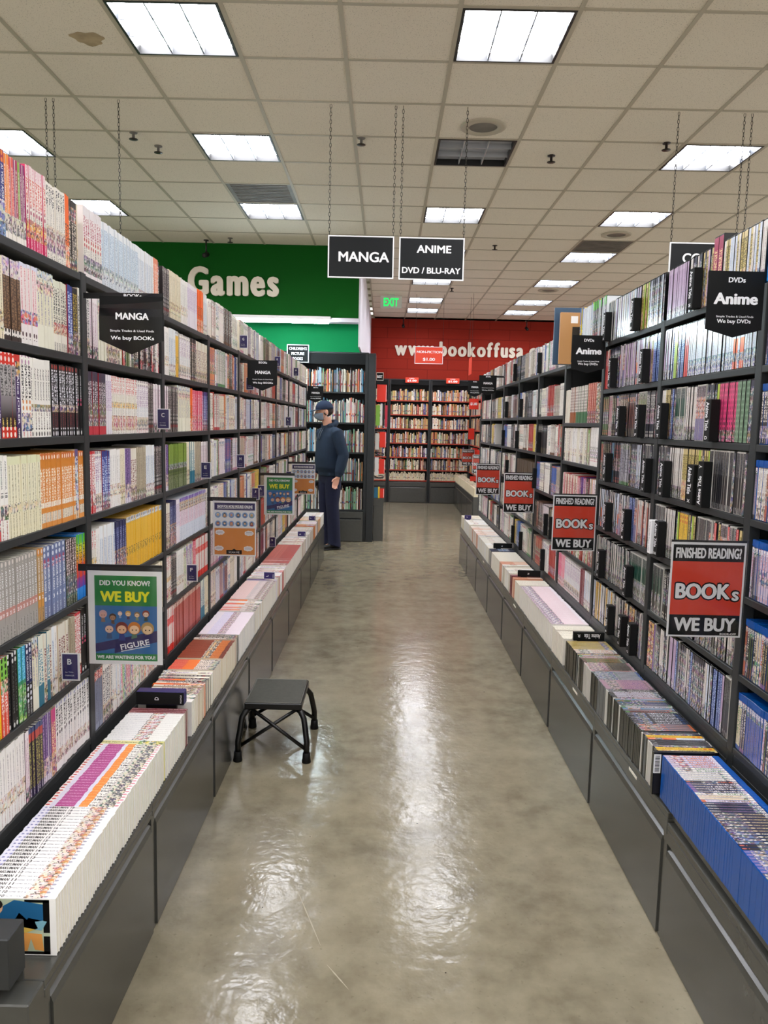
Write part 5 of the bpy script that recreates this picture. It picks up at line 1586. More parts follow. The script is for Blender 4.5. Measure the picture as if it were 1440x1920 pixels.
def doll(m, cx, cz, r, hair, body, e0, skin='f0cfae'):
    """plain round-headed doll, printed flat"""
    sk = plain(skin); hr = plain(hair); bd = plain(body)
    m.prism([(cx - r * .6, cz - r * 2.1), (cx + r * .6, cz - r * 2.1), (cx + r * .35, cz - r * .6), (cx - r * .35, cz - r * .6)], (0, -e0, 0), XX, ZZ, .0001, bd)
    m.disc((cx, -e0 - .0001, cz + r * .12), XX, ZZ, r * 1.1, hr, 16)
    m.disc((cx, -e0 - .0002, cz - r * .15), XX, ZZ, r * .82, sk, 16, r * .75)
    m.disc((cx - r * .32, -e0 - .0003, cz - r * .2), XX, ZZ, r * .12, 'black_matte', 8)
    m.disc((cx + r * .32, -e0 - .0003, cz - r * .2), XX, ZZ, r * .12, 'black_matte', 8)


def poster_figure(x, y, z, n):
    g, w, h = poster_root(x, y, z, n, bar=True, arm_to=-.885)
    m = MB(); m.box(0, w, 0, .001, 0, h, 'white')
    a, b_ = w * .09, w * .93
    m.box(a, b_, -.0002, 0, h * .04, h * .95, 'poster_green')
    m.box(a, b_, -.0004, -.0002, h * .115, h * .63, 'poster_blue')
    m.text('DID YOU KNOW?', (a + w * .07, -.0004, h * .845), XX, ZZ, w * .68, h * .055, 'white_text', .02, 3, heavy=.03)
    m.text('WE BUY', (a + w * .075, -.0004, h * .67), XX, ZZ, w * .67, h * .115, 'poster_yellow', .03, 3, heavy=.035)
    m.prism([(a, h * .13), (b_, h * .27), (b_, h * .37), (a, h * .22)], (0, -.0006, 0), XX, ZZ, .0001, 'navy')
    for (u, v, r, hr, bd, sk) in ((.20, .55, .050, 'c8a0a8', '8a6a5a', 'd8a89a'), (.33, .52, .045, '4a342a', '6a5040', 'b08060'), (.43, .56, .028, 'd8b0a8', '8a9ac0', 'f0d8c8'), (.54, .56, .036, 'c89a4a', '3a2f5a', 'e8c8a0'), (.66, .55, .036, '8a6a4a', '7a8a70', 'e8c8a8'), (.78, .56, .045, '8a3a2a', '3f4a40', 'f0cfb8'),
                                  (.28, .40, .068, '3f5f9a', '34507a', 'e0b8a0'), (.45, .40, .078, '7a2f2a', '303a80', 'eabc98'), (.62, .40, .080, 'c8762c', '5a7a64', 'f0cca8'), (.80, .40, .080, 'b8945c', '6a5a7a', 'e8c8a0')):
        doll(m, w * u, h * v - .004, r * w, hr, bd, .0007, sk)
    m.prism([(w * .35, h * .12), (b_, h * .25), (b_, h * .355), (w * .35, h * .225)], (0, -.0015, 0), XX, ZZ, .0001, 'navy')
    rt = math.radians(12); X2 = (math.cos(rt), 0, math.sin(rt)); Z2 = (-math.sin(rt), 0, math.cos(rt))
    m.text('FIGURE', (w * .44, -.0017, h * .155), X2, Z2, w * .40, h * .062, 'white_text', .02, 3)
    m.frame((w * .44, -.0017, h * .138), X2, (0, 1, 0), Z2, w * .40, .0001, h * .007, 'white_text')
    m.text('WE ARE WAITING FOR YOU!', (a + w * .02, -.0004, h * .058), XX, ZZ, w * .79, h * .038, 'white_text', .04, 2)
    m.build('printed_sheet', g)


def poster_shop(x, y, z, n):
    g, w, h = poster_root(x, y, z, n, bar=True, arm_to=-.885)
    m = MB(); m.box(0, w, 0, .001, 0, h, 'white')
    a, b_ = w * .035, w * .975
    m.box(a, b_, -.0002, 0, h * .835, h * .965, 'navy')
    m.text('SHOP FOR MORE FIGURES ONLINE', (w * .10, -.0005, h * .872), XX, ZZ, w * .82, h * .055, 'white_text', .05, 2)
    m.box(w * .10, w * .92, -.0005, -.0002, h * .861, h * .866, 'white_text')
    m.box(a, b_, -.0002, 0, h * .025, h * .51, 'sign_orange')
    r = w * .068
    cols = ['8fa8c8', 'c8905a', '8a9ac8', '5a6a8a', '6a7ab0', '98a8a0', '7a6a9a', '4a6a9a', 'c89a80', '3a4450', '6a90b8', 'a04a4a']
    hrs = ['e8d8b0', '3a2a20', 'b0a0d0', '22263a', '2a2a50', 'd8d0a0', '9a3a2a', '2a3a5a', 'c8603c', '2a2f2a', '1f2a3a', '5a1f1f']
    for i in range(12):
        cx = w * (.115 + .157 * (i % 6)); cz = h * (.745 if i < 6 else .59)
        m.disc((cx, -.0003, cz), XX, ZZ, r, plain('8fb0d8'), 18)
        m.disc((cx, -.0005, cz - r * .35), XX, ZZ, r * .6, plain(cols[i]), 12, r * .45)
        m.disc((cx, -.0006, cz + r * .15), XX, ZZ, r * .5, plain(hrs[i]), 12)
        m.disc((cx, -.0007, cz + r * .02), XX, ZZ, r * .34, plain(SKIN[i % 3]), 12)
    for (u, v, t1, t2) in ((.16, .43, "DON'T SEE", 'IN STORE?'), (.84, .42, "IT'S", 'ON THE WEB'), (.14, .14, 'LARGE', 'SELECTION'), (.82, .14, 'GREAT', 'PRICES')):
        for q in range(7):
            aa = q / 7 * 2 * math.pi
            m.disc((w * u + math.cos(aa) * w * .065, -.0004 - q * .00001, h * v + math.sin(aa) * h * .022), XX, ZZ, w * .045, 'white', 10, h * .028)
        m.box(w * (u - .07), w * (u + .07), -.0006, -.0005, h * (v + .012), h * (v + .017), plain('7a6a8a')); m.box(w * (u - .08), w * (u + .08), -.0006, -.0005, h * (v - .012), h * (v - .007), plain('7a6a8a'))
    m.box(w * .31, w * .67, -.0004, -.0002, h * .035, h * .11, 'black_matte')
    m.prism([(w * .44, h * .11), (w * .54, h * .11), (w * .49, h * .135)], (0, -.0004, 0), XX, ZZ, .0001, 'black_matte')
    m.text('SCAN ME', (w * .365, -.0006, h * .052), XX, ZZ, w * .25, h * .034, 'white_text', .0, 2)
    m.build('printed_sheet', g)


poster_figure(-.857, 2.205, .808, 'green and blue WE BUY FIGURE poster, the bigger one, on the manga wall')
poster_shop(-.856, 3.84, .848, 'orange and white SHOP FOR MORE FIGURES poster, the bigger one, on the manga wall')
poster_figure(-.850, 5.44, .868, 'small green and blue WE BUY FIGURE poster halfway down the manga wall')
poster_shop(-.850, 7.04, .867, 'small orange and white SHOP FOR MORE FIGURES poster beside the man')

# ------------------------------------------------------------------ letter tags on the manga side
TAGS = [('B', 108, 1242, 5), ('C', 289, 772, 2), ('F', 345, 1068, 5), ('E', 372, 870, 3), ('H', 440, 853, 3), ('G', 448, 634, 0), ('I', 458, 712, 1), ('L', 533, 785, 2), ('M', 548, 694, 0), ('J', 469, 911, 4), ('N', 502, 1008, 6), ('P', 534, 884, 4), ('K', 512, 672, 0), ('R', 480, 912, 4)]
for (ch, px, py, i) in TAGS:
    z = ZL[i] + .002
    y = yat(px, XL, z + .05)
    if ch == 'C': z = ZL[2] + .002
    near_post = min((abs(y - (P0L + BAY * q)), P0L + BAY * q) for q in range(-1, 9))
    if near_post[0] < .03: y = near_post[1] - .035
    zz_ = z + (.035 if ch in 'BF' else .012)
    g = empty('letter_tag', (XL + .012, y, zz_), 'small navy letter %s tag on the %s shelf of the manga wall' % (ch, ROWW[i]), 'tag')
    m = MB(); m.box(0, .05, 0, .001, 0, .078, 'white'); m.box(.002, .044, -.0004, 0, .004, .075, 'tag_navy')
    m.text(ch, (.016, -.0008, .046), XX, ZZ, .012, .016, 'white_text', .02)
    m.text('by Title', (.010, -.0008, .022), XX, ZZ, .022, .004, 'white_text', .0); m.text('MANGA', (.010, -.0008, .013), XX, ZZ, .024, .004, 'white_text', .0)
    m.build('card', g)
    m = MB(); m.box(-.004, .052, -.0022, -.0015, -.003, .081, 'clear'); m.build('clear_sleeve', g)

g = empty('letter_divider', (-.845, 2.585, .41), 'black divider card with a sideways D lying across the manga ledge', 'divider')
m = MB(); m.box(0, .165, 0, .04, .13, .178, 'navy', .002); m.box(0, .165, -.0004, .0, .132, .176, 'black_matte'); m.box(.03, .135, .012, .030, -.004, .13, 'black_matte')
m.text('D', (.078, -.001, .148), (0, 0, 1), (-1, 0, 0), .011, .014, 'white_text', .02)
m.text('MANGA', (.158, -.001, .138), (0, 0, 1), (-1, 0, 0), .03, .006, 'white_text', .0)
m.build('card', g)
for n, (y, ch, xx) in enumerate(((4.795, 'L', -.75), (6.64, 'R', -.745), (7.765, 'T', -.76))):
    g = empty('letter_divider', (xx, y, .41), ['navy divider tag lying across the manga ledge, the closest of three small ones', 'navy divider tag on the manga ledge, the middle of three small ones', 'navy divider tag on the manga ledge near its far end'][n], 'divider')
    m = MB(); m.box(0, .072, 0, .004, .125, .172, 'white'); m.box(.003, .069, -.0004, .0, .128, .169, 'tag_navy'); m.box(.01, .06, .001, .003, -.004, .125, 'white')
    m.text(ch, (.03, -.001, .142), (0, 0, 1), (-1, 0, 0), .010, .014, 'white_text', .02)
    m.text('MANGA', (.063, -.001, .135), (0, 0, 1), (-1, 0, 0), .022, .006, 'white_text', .0)
    m.build('card', g)


# ------------------------------------------------------------------ dividers on the DVD side
def divider(px, py_top, i, boards, txt, letter, wf=.042, hh=.135, out=.030, col='black_matte', up=False, y=None):
    yy_ = y if y else yr(px)
    z = boards[i] + .001
    g = empty('index_divider', (XR - out, yy_, z), 'black divider marked %s%s' % ((txt + ' ') if txt else '', letter), 'divider')
    m = MB(); m.box(0, out, 0, wf, 0, hh, col, .0015)
    m.box(.0, .0, 0, 0, 0, 0, col)
    m.build('card', g)
    m = MB()
    # lettering reads down the narrow face; face normal is -X: along -Z, up = -Y
    o = -.0006
    if txt:
        if up:
            m.text(txt, (o, wf * .2, hh * .06), (0, 0, 1), (0, 1, 0), hh * .62, wf * .58, 'white_text', .01, heavy=.02)
            m.text(letter, (o, wf * .25, hh * .84), (0, 0, 1), (0, 1, 0), hh * .09, wf * .5, 'white_text', .01)
        else:
            m.text(txt, (o, wf * .86, hh * .94), (0, 0, -1), (0, -1, 0), hh * .68, wf * .58, 'white_text', .01, heavy=.02)
            m.text(letter, (o, wf * .78, hh * .05), (0, -1, 0), (0, 0, 1), wf * .46, hh * .08, 'white_text', .02)
    else:
        m.text(letter, (o, wf * .75, hh * .42), (0, -1, 0), (0, 0, 1), wf * .5, hh * .11, 'white_text', .03)
    m.build('lettering', g)
    return g


DVV = [(1291, 0, 'S'), (1182, 0, 'B'), (1198, 1, 'D'), (1140, 1, 'C'), (1321, 2, 'D', 1), (1231, 2, 'T'), (1190, 2, 'F'), (1155, 2, 'E'), (1290, 3, 'X'), (1236, 3, 'W'), (1203, 3, 'V'), (1131, 3, 'G'), (1226, 4, 'N'), (1165, 4, 'I'), (1131, 4, 'H'),
       (1168, 5, 'L'), (1119, 5, 'K'), (1175, 6, 'Q'), (1158, 6, 'O'), (1135, 6, 'P')]
for q in DVV:
    px, i, ch = q[:3]
    boards = ZR
    wf = .042
    y = yat(px, XR - .03, ZR[i] + .07) - wf
    for pp in (P0R + BAY, P0R + 2 * BAY):
        if y - .002 < pp + PW / 2 and y + wf > pp - PW / 2:
            y = pp - PW / 2 - wf - .002 if y < pp else pp + PW / 2 + .002
    y = min(y, P0R + 2 * BAY - PW / 2 - wf - .002)
    g = divider(px, 0, i, boards, 'Anime Title', ch, wf=(.055 if ch == 'X' else wf), y=y)
    g['label'] = 'black Anime Title divider, letter %s, on the %s DVD shelf%s' % (ch, ROWW[i], '' if len(q) < 4 else ', beside the pink cases')
    g['group'] = 'dividers between the DVDs'
g = divider(1328, 0, 3, ZR, 'Anime Title', 'Y', up=True, wf=.045, hh=.15, y=2.50)
g['label'] = 'black Anime Title divider standing upside down, letter Y, on the fourth DVD shelf'
g = divider(1138, 0, 0, ZR, 'Anime Title', 'A', y=3.74)
g['label'] = 'black Anime Title divider, letter A, closing the top DVD shelf'
for n, (px, i, ch) in enumerate(((962, 0, 'E'), (1005, 0, 'S'), (973, 1, 'L'), (1005, 2, 'T'), (965, 2, 'M'), (940, 2, 'G'), (947, 3, 'H'), (996, 3, 'N'), (1018, 4, 'V'), (1028, 4, 'U'), (1012, 5, 'Y'), (955, 5, 'P'), (972, 5, 'R'), (915, 4, 'C'), (946, 1, 'K'))):
    y = yat(px, XR - .026, ZM[i] + .07) - .03
    for pp in [P0R + BAY * q for q in range(2, 9)]:
        if abs(y + .015 - pp) < .040:
            y = pp - PW / 2 - .034
    g = divider(px, 0, i, ZM if y > 4.61 else ZM0, '', ch, wf=.03, hh=.14, out=.026, y=y)
    g['label'] = 'slim black divider, letter %s, on the %s paperback shelf' % (ch, ['top', 'second', 'third', 'fourth', 'fifth', 'bottom'][i])
    g['group'] = 'dividers between the paperbacks'
# dividers lying in the ledge
g = empty('index_divider', (.905, 3.535, .41), 'black Anime Title divider lying upside down across the disc ledge, letter R', 'divider', 'dividers between the DVDs')
m = MB(); m.box(0, .145, 0, .02, .125, .165, 'black_matte', .001); m.box(.02, .12, .006, .014, -.004, .125, 'black_matte')
m.text('Anime Title', (.125, -.0008, .158), (-1, 0, 0), (0, 0, -1), .075, .022, 'white_text', .01); m.text('R', (.03, -.0008, .155), (-1, 0, 0), (0, 0, -1), .012, .014, 'white_text', .01)
m.build('card', g)
for n, (y, x, ch, c) in enumerate(((5.04, .90, 'N', 'black_matte'), (6.205, .90, 'K', 'black_matte'), (8.12, .86, 'J', 'tag_navy'))):
    g = empty('index_divider', (x, y, .41), ['black divider with a sideways N across the paperback ledge', 'black divider across the paperback ledge by the thick navy books', 'navy divider tag near the far end of the paperback ledge'][n], 'divider', 'dividers between the paperbacks')
    m = MB(); m.box(0, .15 if n < 2 else .07, 0, .015, .13, .17, c, .001); m.box(.02, .06, .004, .011, -.004, .13, c)
    m.text(ch, (.075 if n < 2 else .03, -.0008, .144), (0, 0, 1), (-1, 0, 0), .01, .012, 'white_text', .01)
    m.build('card', g)
g = empty('index_divider', (XR - .03, 3.02 - .07, ZR[4] + .001), 'white card reading ANIMATED Super 1996 beside a black divider', 'divider', 'dividers between the DVDs')
m = MB(); m.box(0, .029, 0, .03, 0, .13, 'white', .0008); m.text('ANIMATED Super 1996', (-.0006, .022, .124), (0, 0, -1), (0, -1, 0), .115, .013, 'black', .0); m.build('card', g)
# blue header box standing at the top of the disc bay
g = empty('header_box', (XR - .02, 2.116, 1.9415), 'bright blue Anime header box on top of the disc bay', 'sign')
m = MB(); m.box(0, .13, 0, .075, 0, .17, plain('2f8fd8'), .002)
m.text('Anime', (-.0006, .066, .16), (0, 0, -1), (0, -1, 0), .07, .022, 'white_text', .02); m.text('Blu-ray', (-.0006, .030, .16), (0, 0, -1), (0, -1, 0), .1, .022, 'white_text', .02)
m.text('Blu-ray', (.02, -.0006, .04), XX, ZZ, .09, .03, 'white_text', .02)
m.build('box', g)

# barcode sticker card at the start of the blue cases
g = empty('face_out_case', (.845, 2.266, .4105), 'black and yellow DVD case facing out before the blue cases, with a barcode sticker', 'DVD')
m = MB(); m.box(0, .19, 0, .0145, 0, .136, 'dvd_case', .001); m.build('case', g)
m = MB(); m.box(.004, .186, -.0004, 0, .004, .132, plain('14131a')); m.prism([(.03, .03), (.11, .03), (.13, .09), (.08, .12), (.04, .09)], (0, -.0006, 0), XX, ZZ, .0001, plain('e0a820')); m.disc((.10, -.0008, .10), XX, ZZ, .025, plain('c8703a'), 14); m.build('cover_insert', g)
m = MB(); m.box(.0, .022, -.0014, -.0010, .07, .13, 'white')
for q in range(14): m.box(.004, .018, -.0017, -.0014, .074 + q * .0038, .0755 + q * .0038 + (q % 3) * .0005, 'black')
m.build('barcode_sticker', g)

for n, (p0, p1, lab) in enumerate((((-.255, 2.37), (-.155, 2.10), 'thin pale scratch in the concrete floor, the longer one'), ((-.135, 2.03), (-.065, 1.93), 'short pale scratch in the concrete floor'))):
    a_, b_ = Vector((*p0, .0006)), Vector((*p1, .0006)); nn = (b_ - a_).cross(Vector((0, 0, 1))).normalized() * .0016
    m = MB(); N_ = 8; mat('scratch', '9c947e', .6)
    for q in range(N_):
        w0, w1 = math.sin(math.pi * q / N_) * (1 + .5 * (q % 2)), math.sin(math.pi * (q + 1) / N_) * (1 + .5 * ((q + 1) % 2))
        u0, u1 = a_.lerp(b_, q / N_), a_.lerp(b_, (q + 1) / N_)
        m.face([u0 - nn * w0, u1 - nn * w1, u1 + nn * w1, u0 + nn * w0][::-1], 'scratch')
    tag(m.build('floor_scratch'), lab, 'scratch')

# ------------------------------------------------------------------ price cards on the far cases
for n, (x, y, z) in enumerate(((.487, 14.975, 2.315), (1.27, 14.975, 2.315))):
    g = empty('price_card', (x, y, z), 'red $1.00 price card on the header of the red-edged case, %s one' % ['first', 'second'][n], 'price card')
    m = MB(); m.box(-.125, .125, 0, .003, 0, .1, 'sign_red'); m.text('USED', (-.05, -.0006, .07), XX, ZZ, .1, .018, 'white_text', .02); m.text('$1.00', (-.09, -.0006, .015), XX, ZZ, .18, .042, 'white_text', .05); m.build('card', g)
for n, (x, y, z, w_, h_, t_) in enumerate(((1.42, 13.3, 1.80, .16, .18, '$1.00'), (1.46, 12.0, 1.78, .15, .19, '$1.00'), (1.52, 14.2, 1.27, .12, .20, ''), (1.52, 13.5, .93, .10, .20, ''), (1.50, 12.6, .93, .11, .20, ''), (1.40, 12.6, .62, .2, .08, ''))):
    g = empty('price_card', (x, y, z), ['larger red $1.00 card by the far cases, beside the red-edged case', 'red $1.00 card by the far cases, half hidden by the DVD side', 'plain red card above the middle of the far cases', 'plain red card low on the far cases, farther one', 'plain red card low on the far cases, closer one', 'flat red card lying over the far ledge'][n], 'price card')
    m = MB(); m.box(0, w_, 0, .003, 0, h_, 'tag_red')
    if t_: m.text(t_, (.02, -.0006, h_ * .35), XX, ZZ, w_ - .04, h_ * .3, 'white_text', .05)
    m.build('card', g)
    m = MB(); m.box(w_, 1.615 - x, .0, .002, h_ * .9, h_ * .95, 'black'); m.build('arm', g)

# ------------------------------------------------------------------ rack at the end of the picture book case
g = empty('display_rack', (-.135, 9.98, 0), 'dark grey end rack with pockets of flyers and red signs', 'rack')
m = MB(); m.box(.0, .13, 0, .33, 0, .46, 'base', .003); m.build('base_box', g)
m = MB(); m.box(.0, .13, 0, .006, .4605, .56, 'base'); m.box(.124, .13, .0065, .33, .4605, .56, 'base'); m.build('front_lip', g)
for z in (.85, 1.15, 1.45):
    m = MB(); m.tube([(0, .02, z), (.06, .01, z - .03), (.12, .02, z - .02), (.12, .3, z - .02), (0, .3, z)], .006, 'black', 6); m.box(0, .12, .02, .3, z - .035, z - .03, 'black'); m.build('wire_shelf', g)
for n, (x0, x1, y, z0, z1, c, lab) in enumerate((
        (-.055, -.0, 9.965, .565, .69, 'tag_red', 'red flyer in the bottom of the end rack'),
        (-.075, .0, 9.97, .88, 1.07, 'tag_red', 'red sign in the end rack, second from below'),
        (-.075, .01, 9.97, 1.22, 1.42, 'tag_red', 'red sign in the end rack, third from below'),
        (-.12, .005, 9.96, 1.80, 2.02, 'tag_red', 'big glossy red sign at the top of the end rack'),
        (-.13, -.08, 9.975, .565, .70, '2c6f8c', 'blue booklet in the bottom of the end rack'),
        (-.08, -.056, 9.972, .562, .71, 'e0c23a', 'yellow striped booklet in the bottom of the end rack'),
        (-.13, -.08, 9.975, .86, 1.09, 'e8e6e2', 'white brochure in the second pocket of the end rack'),
        (-.13, -.08, 9.975, 1.19, 1.40, 'dcdad2', 'white brochure in the third pocket of the end rack'),
        (-.13, -.075, 9.975, 1.50, 1.76, '8cc04a', 'green and white book in the top pocket of the end rack'),
        (-.07, -.045, 9.975, 1.50, 1.78, 'e6e2dc', 'white book in the top pocket of the end rack'),
        (-.042, -.015, 9.975, 1.50, 1.77, '141414', 'black book in the top pocket of the end rack'),
        (-.012, .02, 9.975, 1.48, 1.76, 'b8283c', 'red book in the top pocket of the end rack'))):
    m = MB(); c_ = c if c in MATS else plain(c)
    th = .012 if c != 'tag_red' else .004
    m.box(0, x1 - x0, 0, th, 0, z1 - z0, c_, .0008)
    if c == 'tag_red':
        m.box(x1 - x0 - .008, x1 - x0 - .004, -.0004, 0, .01, z1 - z0 - .01, 'white')
    tag(m.build('sign_card' if c == 'tag_red' else 'booklet', loc=(x0, y, z0)), lab, 'sign' if c == 'tag_red' else 'booklet')
g = empty('small_sign', (-.13, 9.94, 2.07), 'small black sign with a white border on the end panel, partly seen', 'sign')
m = MB(); m.box(0, .09, 0, .003, 0, .10, 'letter_cream'); m.box(.005, .085, -.0005, 0, .005, .095, 'black_matte'); m.text('BEST', (.01, -.001, .03), XX, ZZ, .065, .035, 'white_text', .03); m.build('panel', g)
m = MB(); m.box(0, .02, .0035, .03, .02, .04, 'black'); m.build('bracket', g)

# ------------------------------------------------------------------ step stool
g = empty('step_stool', (-.48, 3.53, 0), 'low black metal step stool with crossed braces on the concrete floor', 'stool')
TX0, TX1, TY0, TY1, TZ = -.132, .128, -.165, .165, .262
m = MB(); m.box(TX0, TX1, TY0, TY1, TZ - .032, TZ - .002, 'black', .004); m.build('step', g)
mat('tread', '3f3f38', .75, bump=(700, .5), noise=(60, .12))
m = MB(); m.box(TX0 + .008, TX1 - .008, TY0 + .008, TY1 - .008, TZ - .0019, TZ + .001, 'tread', .0009); m.build('tread_mat', g)
mat('stool_rim', '6a6a62', .4)
m = MB(); m.tube([(TX0 + .006, TY0 + .005, TZ), (TX1 - .006, TY0 + .005, TZ), (TX1 - .006, TY1 - .005, TZ), (TX0 + .006, TY1 - .005, TZ)], .0018, 'stool_rim', 6, closed=True); m.build('rim', g)
for sx in (-1, 1):
    for sy in (-1, 1):
        fx, fy = sx * .155, sy * .195
        tx, ty = (TX0 + .03) if sx < 0 else (TX1 - .03), sy * .13
        pts = [(tx, ty, TZ - .034), (tx + sx * .022, ty + sy * .015, TZ - .042), (tx + sx * .040, ty + sy * .03, TZ - .07), (fx - sx * .008, ty + sy * .045, TZ - .12), (fx, fy - sy * .006, .09), (fx, fy, .03)]
        m = MB(); m.tube(pts, .0135, 'black', 10); l = m.build('leg', g)
        m = MB(); m.lathe((fx, fy, 0), [(0, 0), (.020, 0), (.021, .006), (.018, .02), (.017, .045), (.0138, .046)], 'black_matte', 14); m.build('rubber_foot', l)
for sy in (-1, 1):
    for sx in (-1, 1):
        m = MB(); m.tube([(sx * .10, sy * .150, TZ - .035), (-sx * .150, sy * .187 + sx * .008, .062)], .0085, 'black', 8); m.build('brace', g)

# ------------------------------------------------------------------ the man
PX, PY = -.655, 9.32
mat('skin', 'd29c84', .55)
mat('hoodie', '0f2338', .85, bump=(300, .25), noise=(14, .12))
mat('trouser', '0d1230', .85, noise=(10, .15))
mat('shoe', '121212', .5)
mat('sole', '26262a', .6)
mat('cap', '12223c', .9)
mat('mask', '74808e', .8, noise=(30, .1))
mat('hair', '2a2019', .8)
mat('eye', 'e8e4e0', .3)
mat('zip', '0c1826', .5)
person = empty('person', (PX, PY, 0), 'man in a navy hoodie, cap and grey face mask, standing by the manga shelves', 'person')
ang = math.radians(-148)     # direction he faces in the ground plane
FW = Vector((math.cos(ang), math.sin(ang), 0)); LF = Vector((-FW.y, FW.x, 0)); UP = Vector((0, 0, 1))     # LF = his left
hang_ = math.radians(-165)
HF = Vector((math.cos(hang_), math.sin(hang_), -.10)).normalized(); HL = Vector((-HF.y, HF.x, 0)).normalized(); HU = HF.cross(HL)


def P(f, l, u):
    return FW * f + LF * l + UP * u


def loft(mb, rings, mt, n=20, power=2.4):
    """rings: (centre, axisA, axisB, ra, rb)"""
    k = mb.mi(mt); i0 = len(mb.v)
    for (c, A, B_, ra, rb) in rings:
        for j in range(n):
            t = 2 * math.pi * j / n; cc, ss = math.cos(t), math.sin(t)
            e = 2.0 / power
            x = math.copysign(abs(cc) ** e, cc) * ra; y = math.copysign(abs(ss) ** e, ss) * rb
            mb.v.append(tuple(c + A * x + B_ * y))
    N = len(rings)
    for i in range(N - 1):
        for j in range(n):
            j2 = (j + 1) % n
            mb.f.append((i0 + i * n + j, i0 + i * n + j2, i0 + (i + 1) * n + j2, i0 + (i + 1) * n + j)); mb.m.append(k); mb.a.append(None); mb.sm.append(True)
    mb.f.append(tuple(i0 + j for j in range(n))[::-1]); mb.m.append(k); mb.a.append(None); mb.sm.append(True)
    mb.f.append(tuple(i0 + (N - 1) * n + j for j in range(n))); mb.m.append(k); mb.a.append(None); mb.sm.append(True)


def remesh(o, vox, smooth=2, mt=None):
    r = o.modifiers.new('remesh', 'REMESH'); r.mode = 'VOXEL'; r.voxel_size = vox; r.use_smooth_shade = True
    s = o.modifiers.new('smooth', 'SMOOTH'); s.factor = .5; s.iterations = smooth
    return o


# posture: feet under the hips, upper body and head leaning a little forward
HIP = P(.02, 0, .93); CH = P(.03, 0, 1.28); NK = P(.045, 0, 1.50)
HEAD = NK + HF * .045 + UP * .155
hand_pts = {}


def arm_chain(s):
    sh = P(.02, s * .185, 1.415)
    if s > 0:      # his left arm, towards the viewer: hanging, slightly bent
        el = P(-.045, s * .245, 1.13); wr = P(.035, s * .255, .885)
    else:
        el = P(-.02, s * .25, 1.13); wr = P(.08, s * .235, .90)
    return sh, el, wr


body = MB()
# torso, neck
loft(body, [(P(.0, 0, .86), FW, LF, .09, .145), (P(.01, 0, .95), FW, LF, .10, .155), (P(.02, 0, 1.08), FW, LF, .095, .14), (P(.025, 0, 1.25), FW, LF, .105, .16), (P(.03, 0, 1.38), FW, LF, .095, .175), (P(.03, 0, 1.45), FW, LF, .06, .11)], 'skin')
loft(body, [(P(.03, 0, 1.42), FW, LF, .06, .065), (NK, FW, LF, .055, .055), (NK + HF * .02 + UP * .09, FW, LF, .055, .053)], 'skin')
# head: skull, jaw, nose, ears


def H(f, l, u): return HEAD + HF * f + HL * l + HU * u


def ell(mb, c, a, b_, cc, mt, nu=20, nv=14):
    k = mb.mi(mt); i0 = len(mb.v)
    for i in range(nv + 1):
        ph = math.pi * i / nv
        for j in range(nu):
            t = 2 * math.pi * j / nu
            p = c + HF * (a * math.sin(ph) * math.cos(t)) + HL * (b_ * math.sin(ph) * math.sin(t)) + HU * (cc * math.cos(ph))
            mb.v.append(tuple(p))
    for i in range(nv):
        for j in range(nu):
            j2 = (j + 1) % nu
            mb.f.append((i0 + i * nu + j, i0 + (i + 1) * nu + j, i0 + (i + 1) * nu + j2, i0 + i * nu + j2)); mb.m.append(k); mb.a.append(None); mb.sm.append(True)


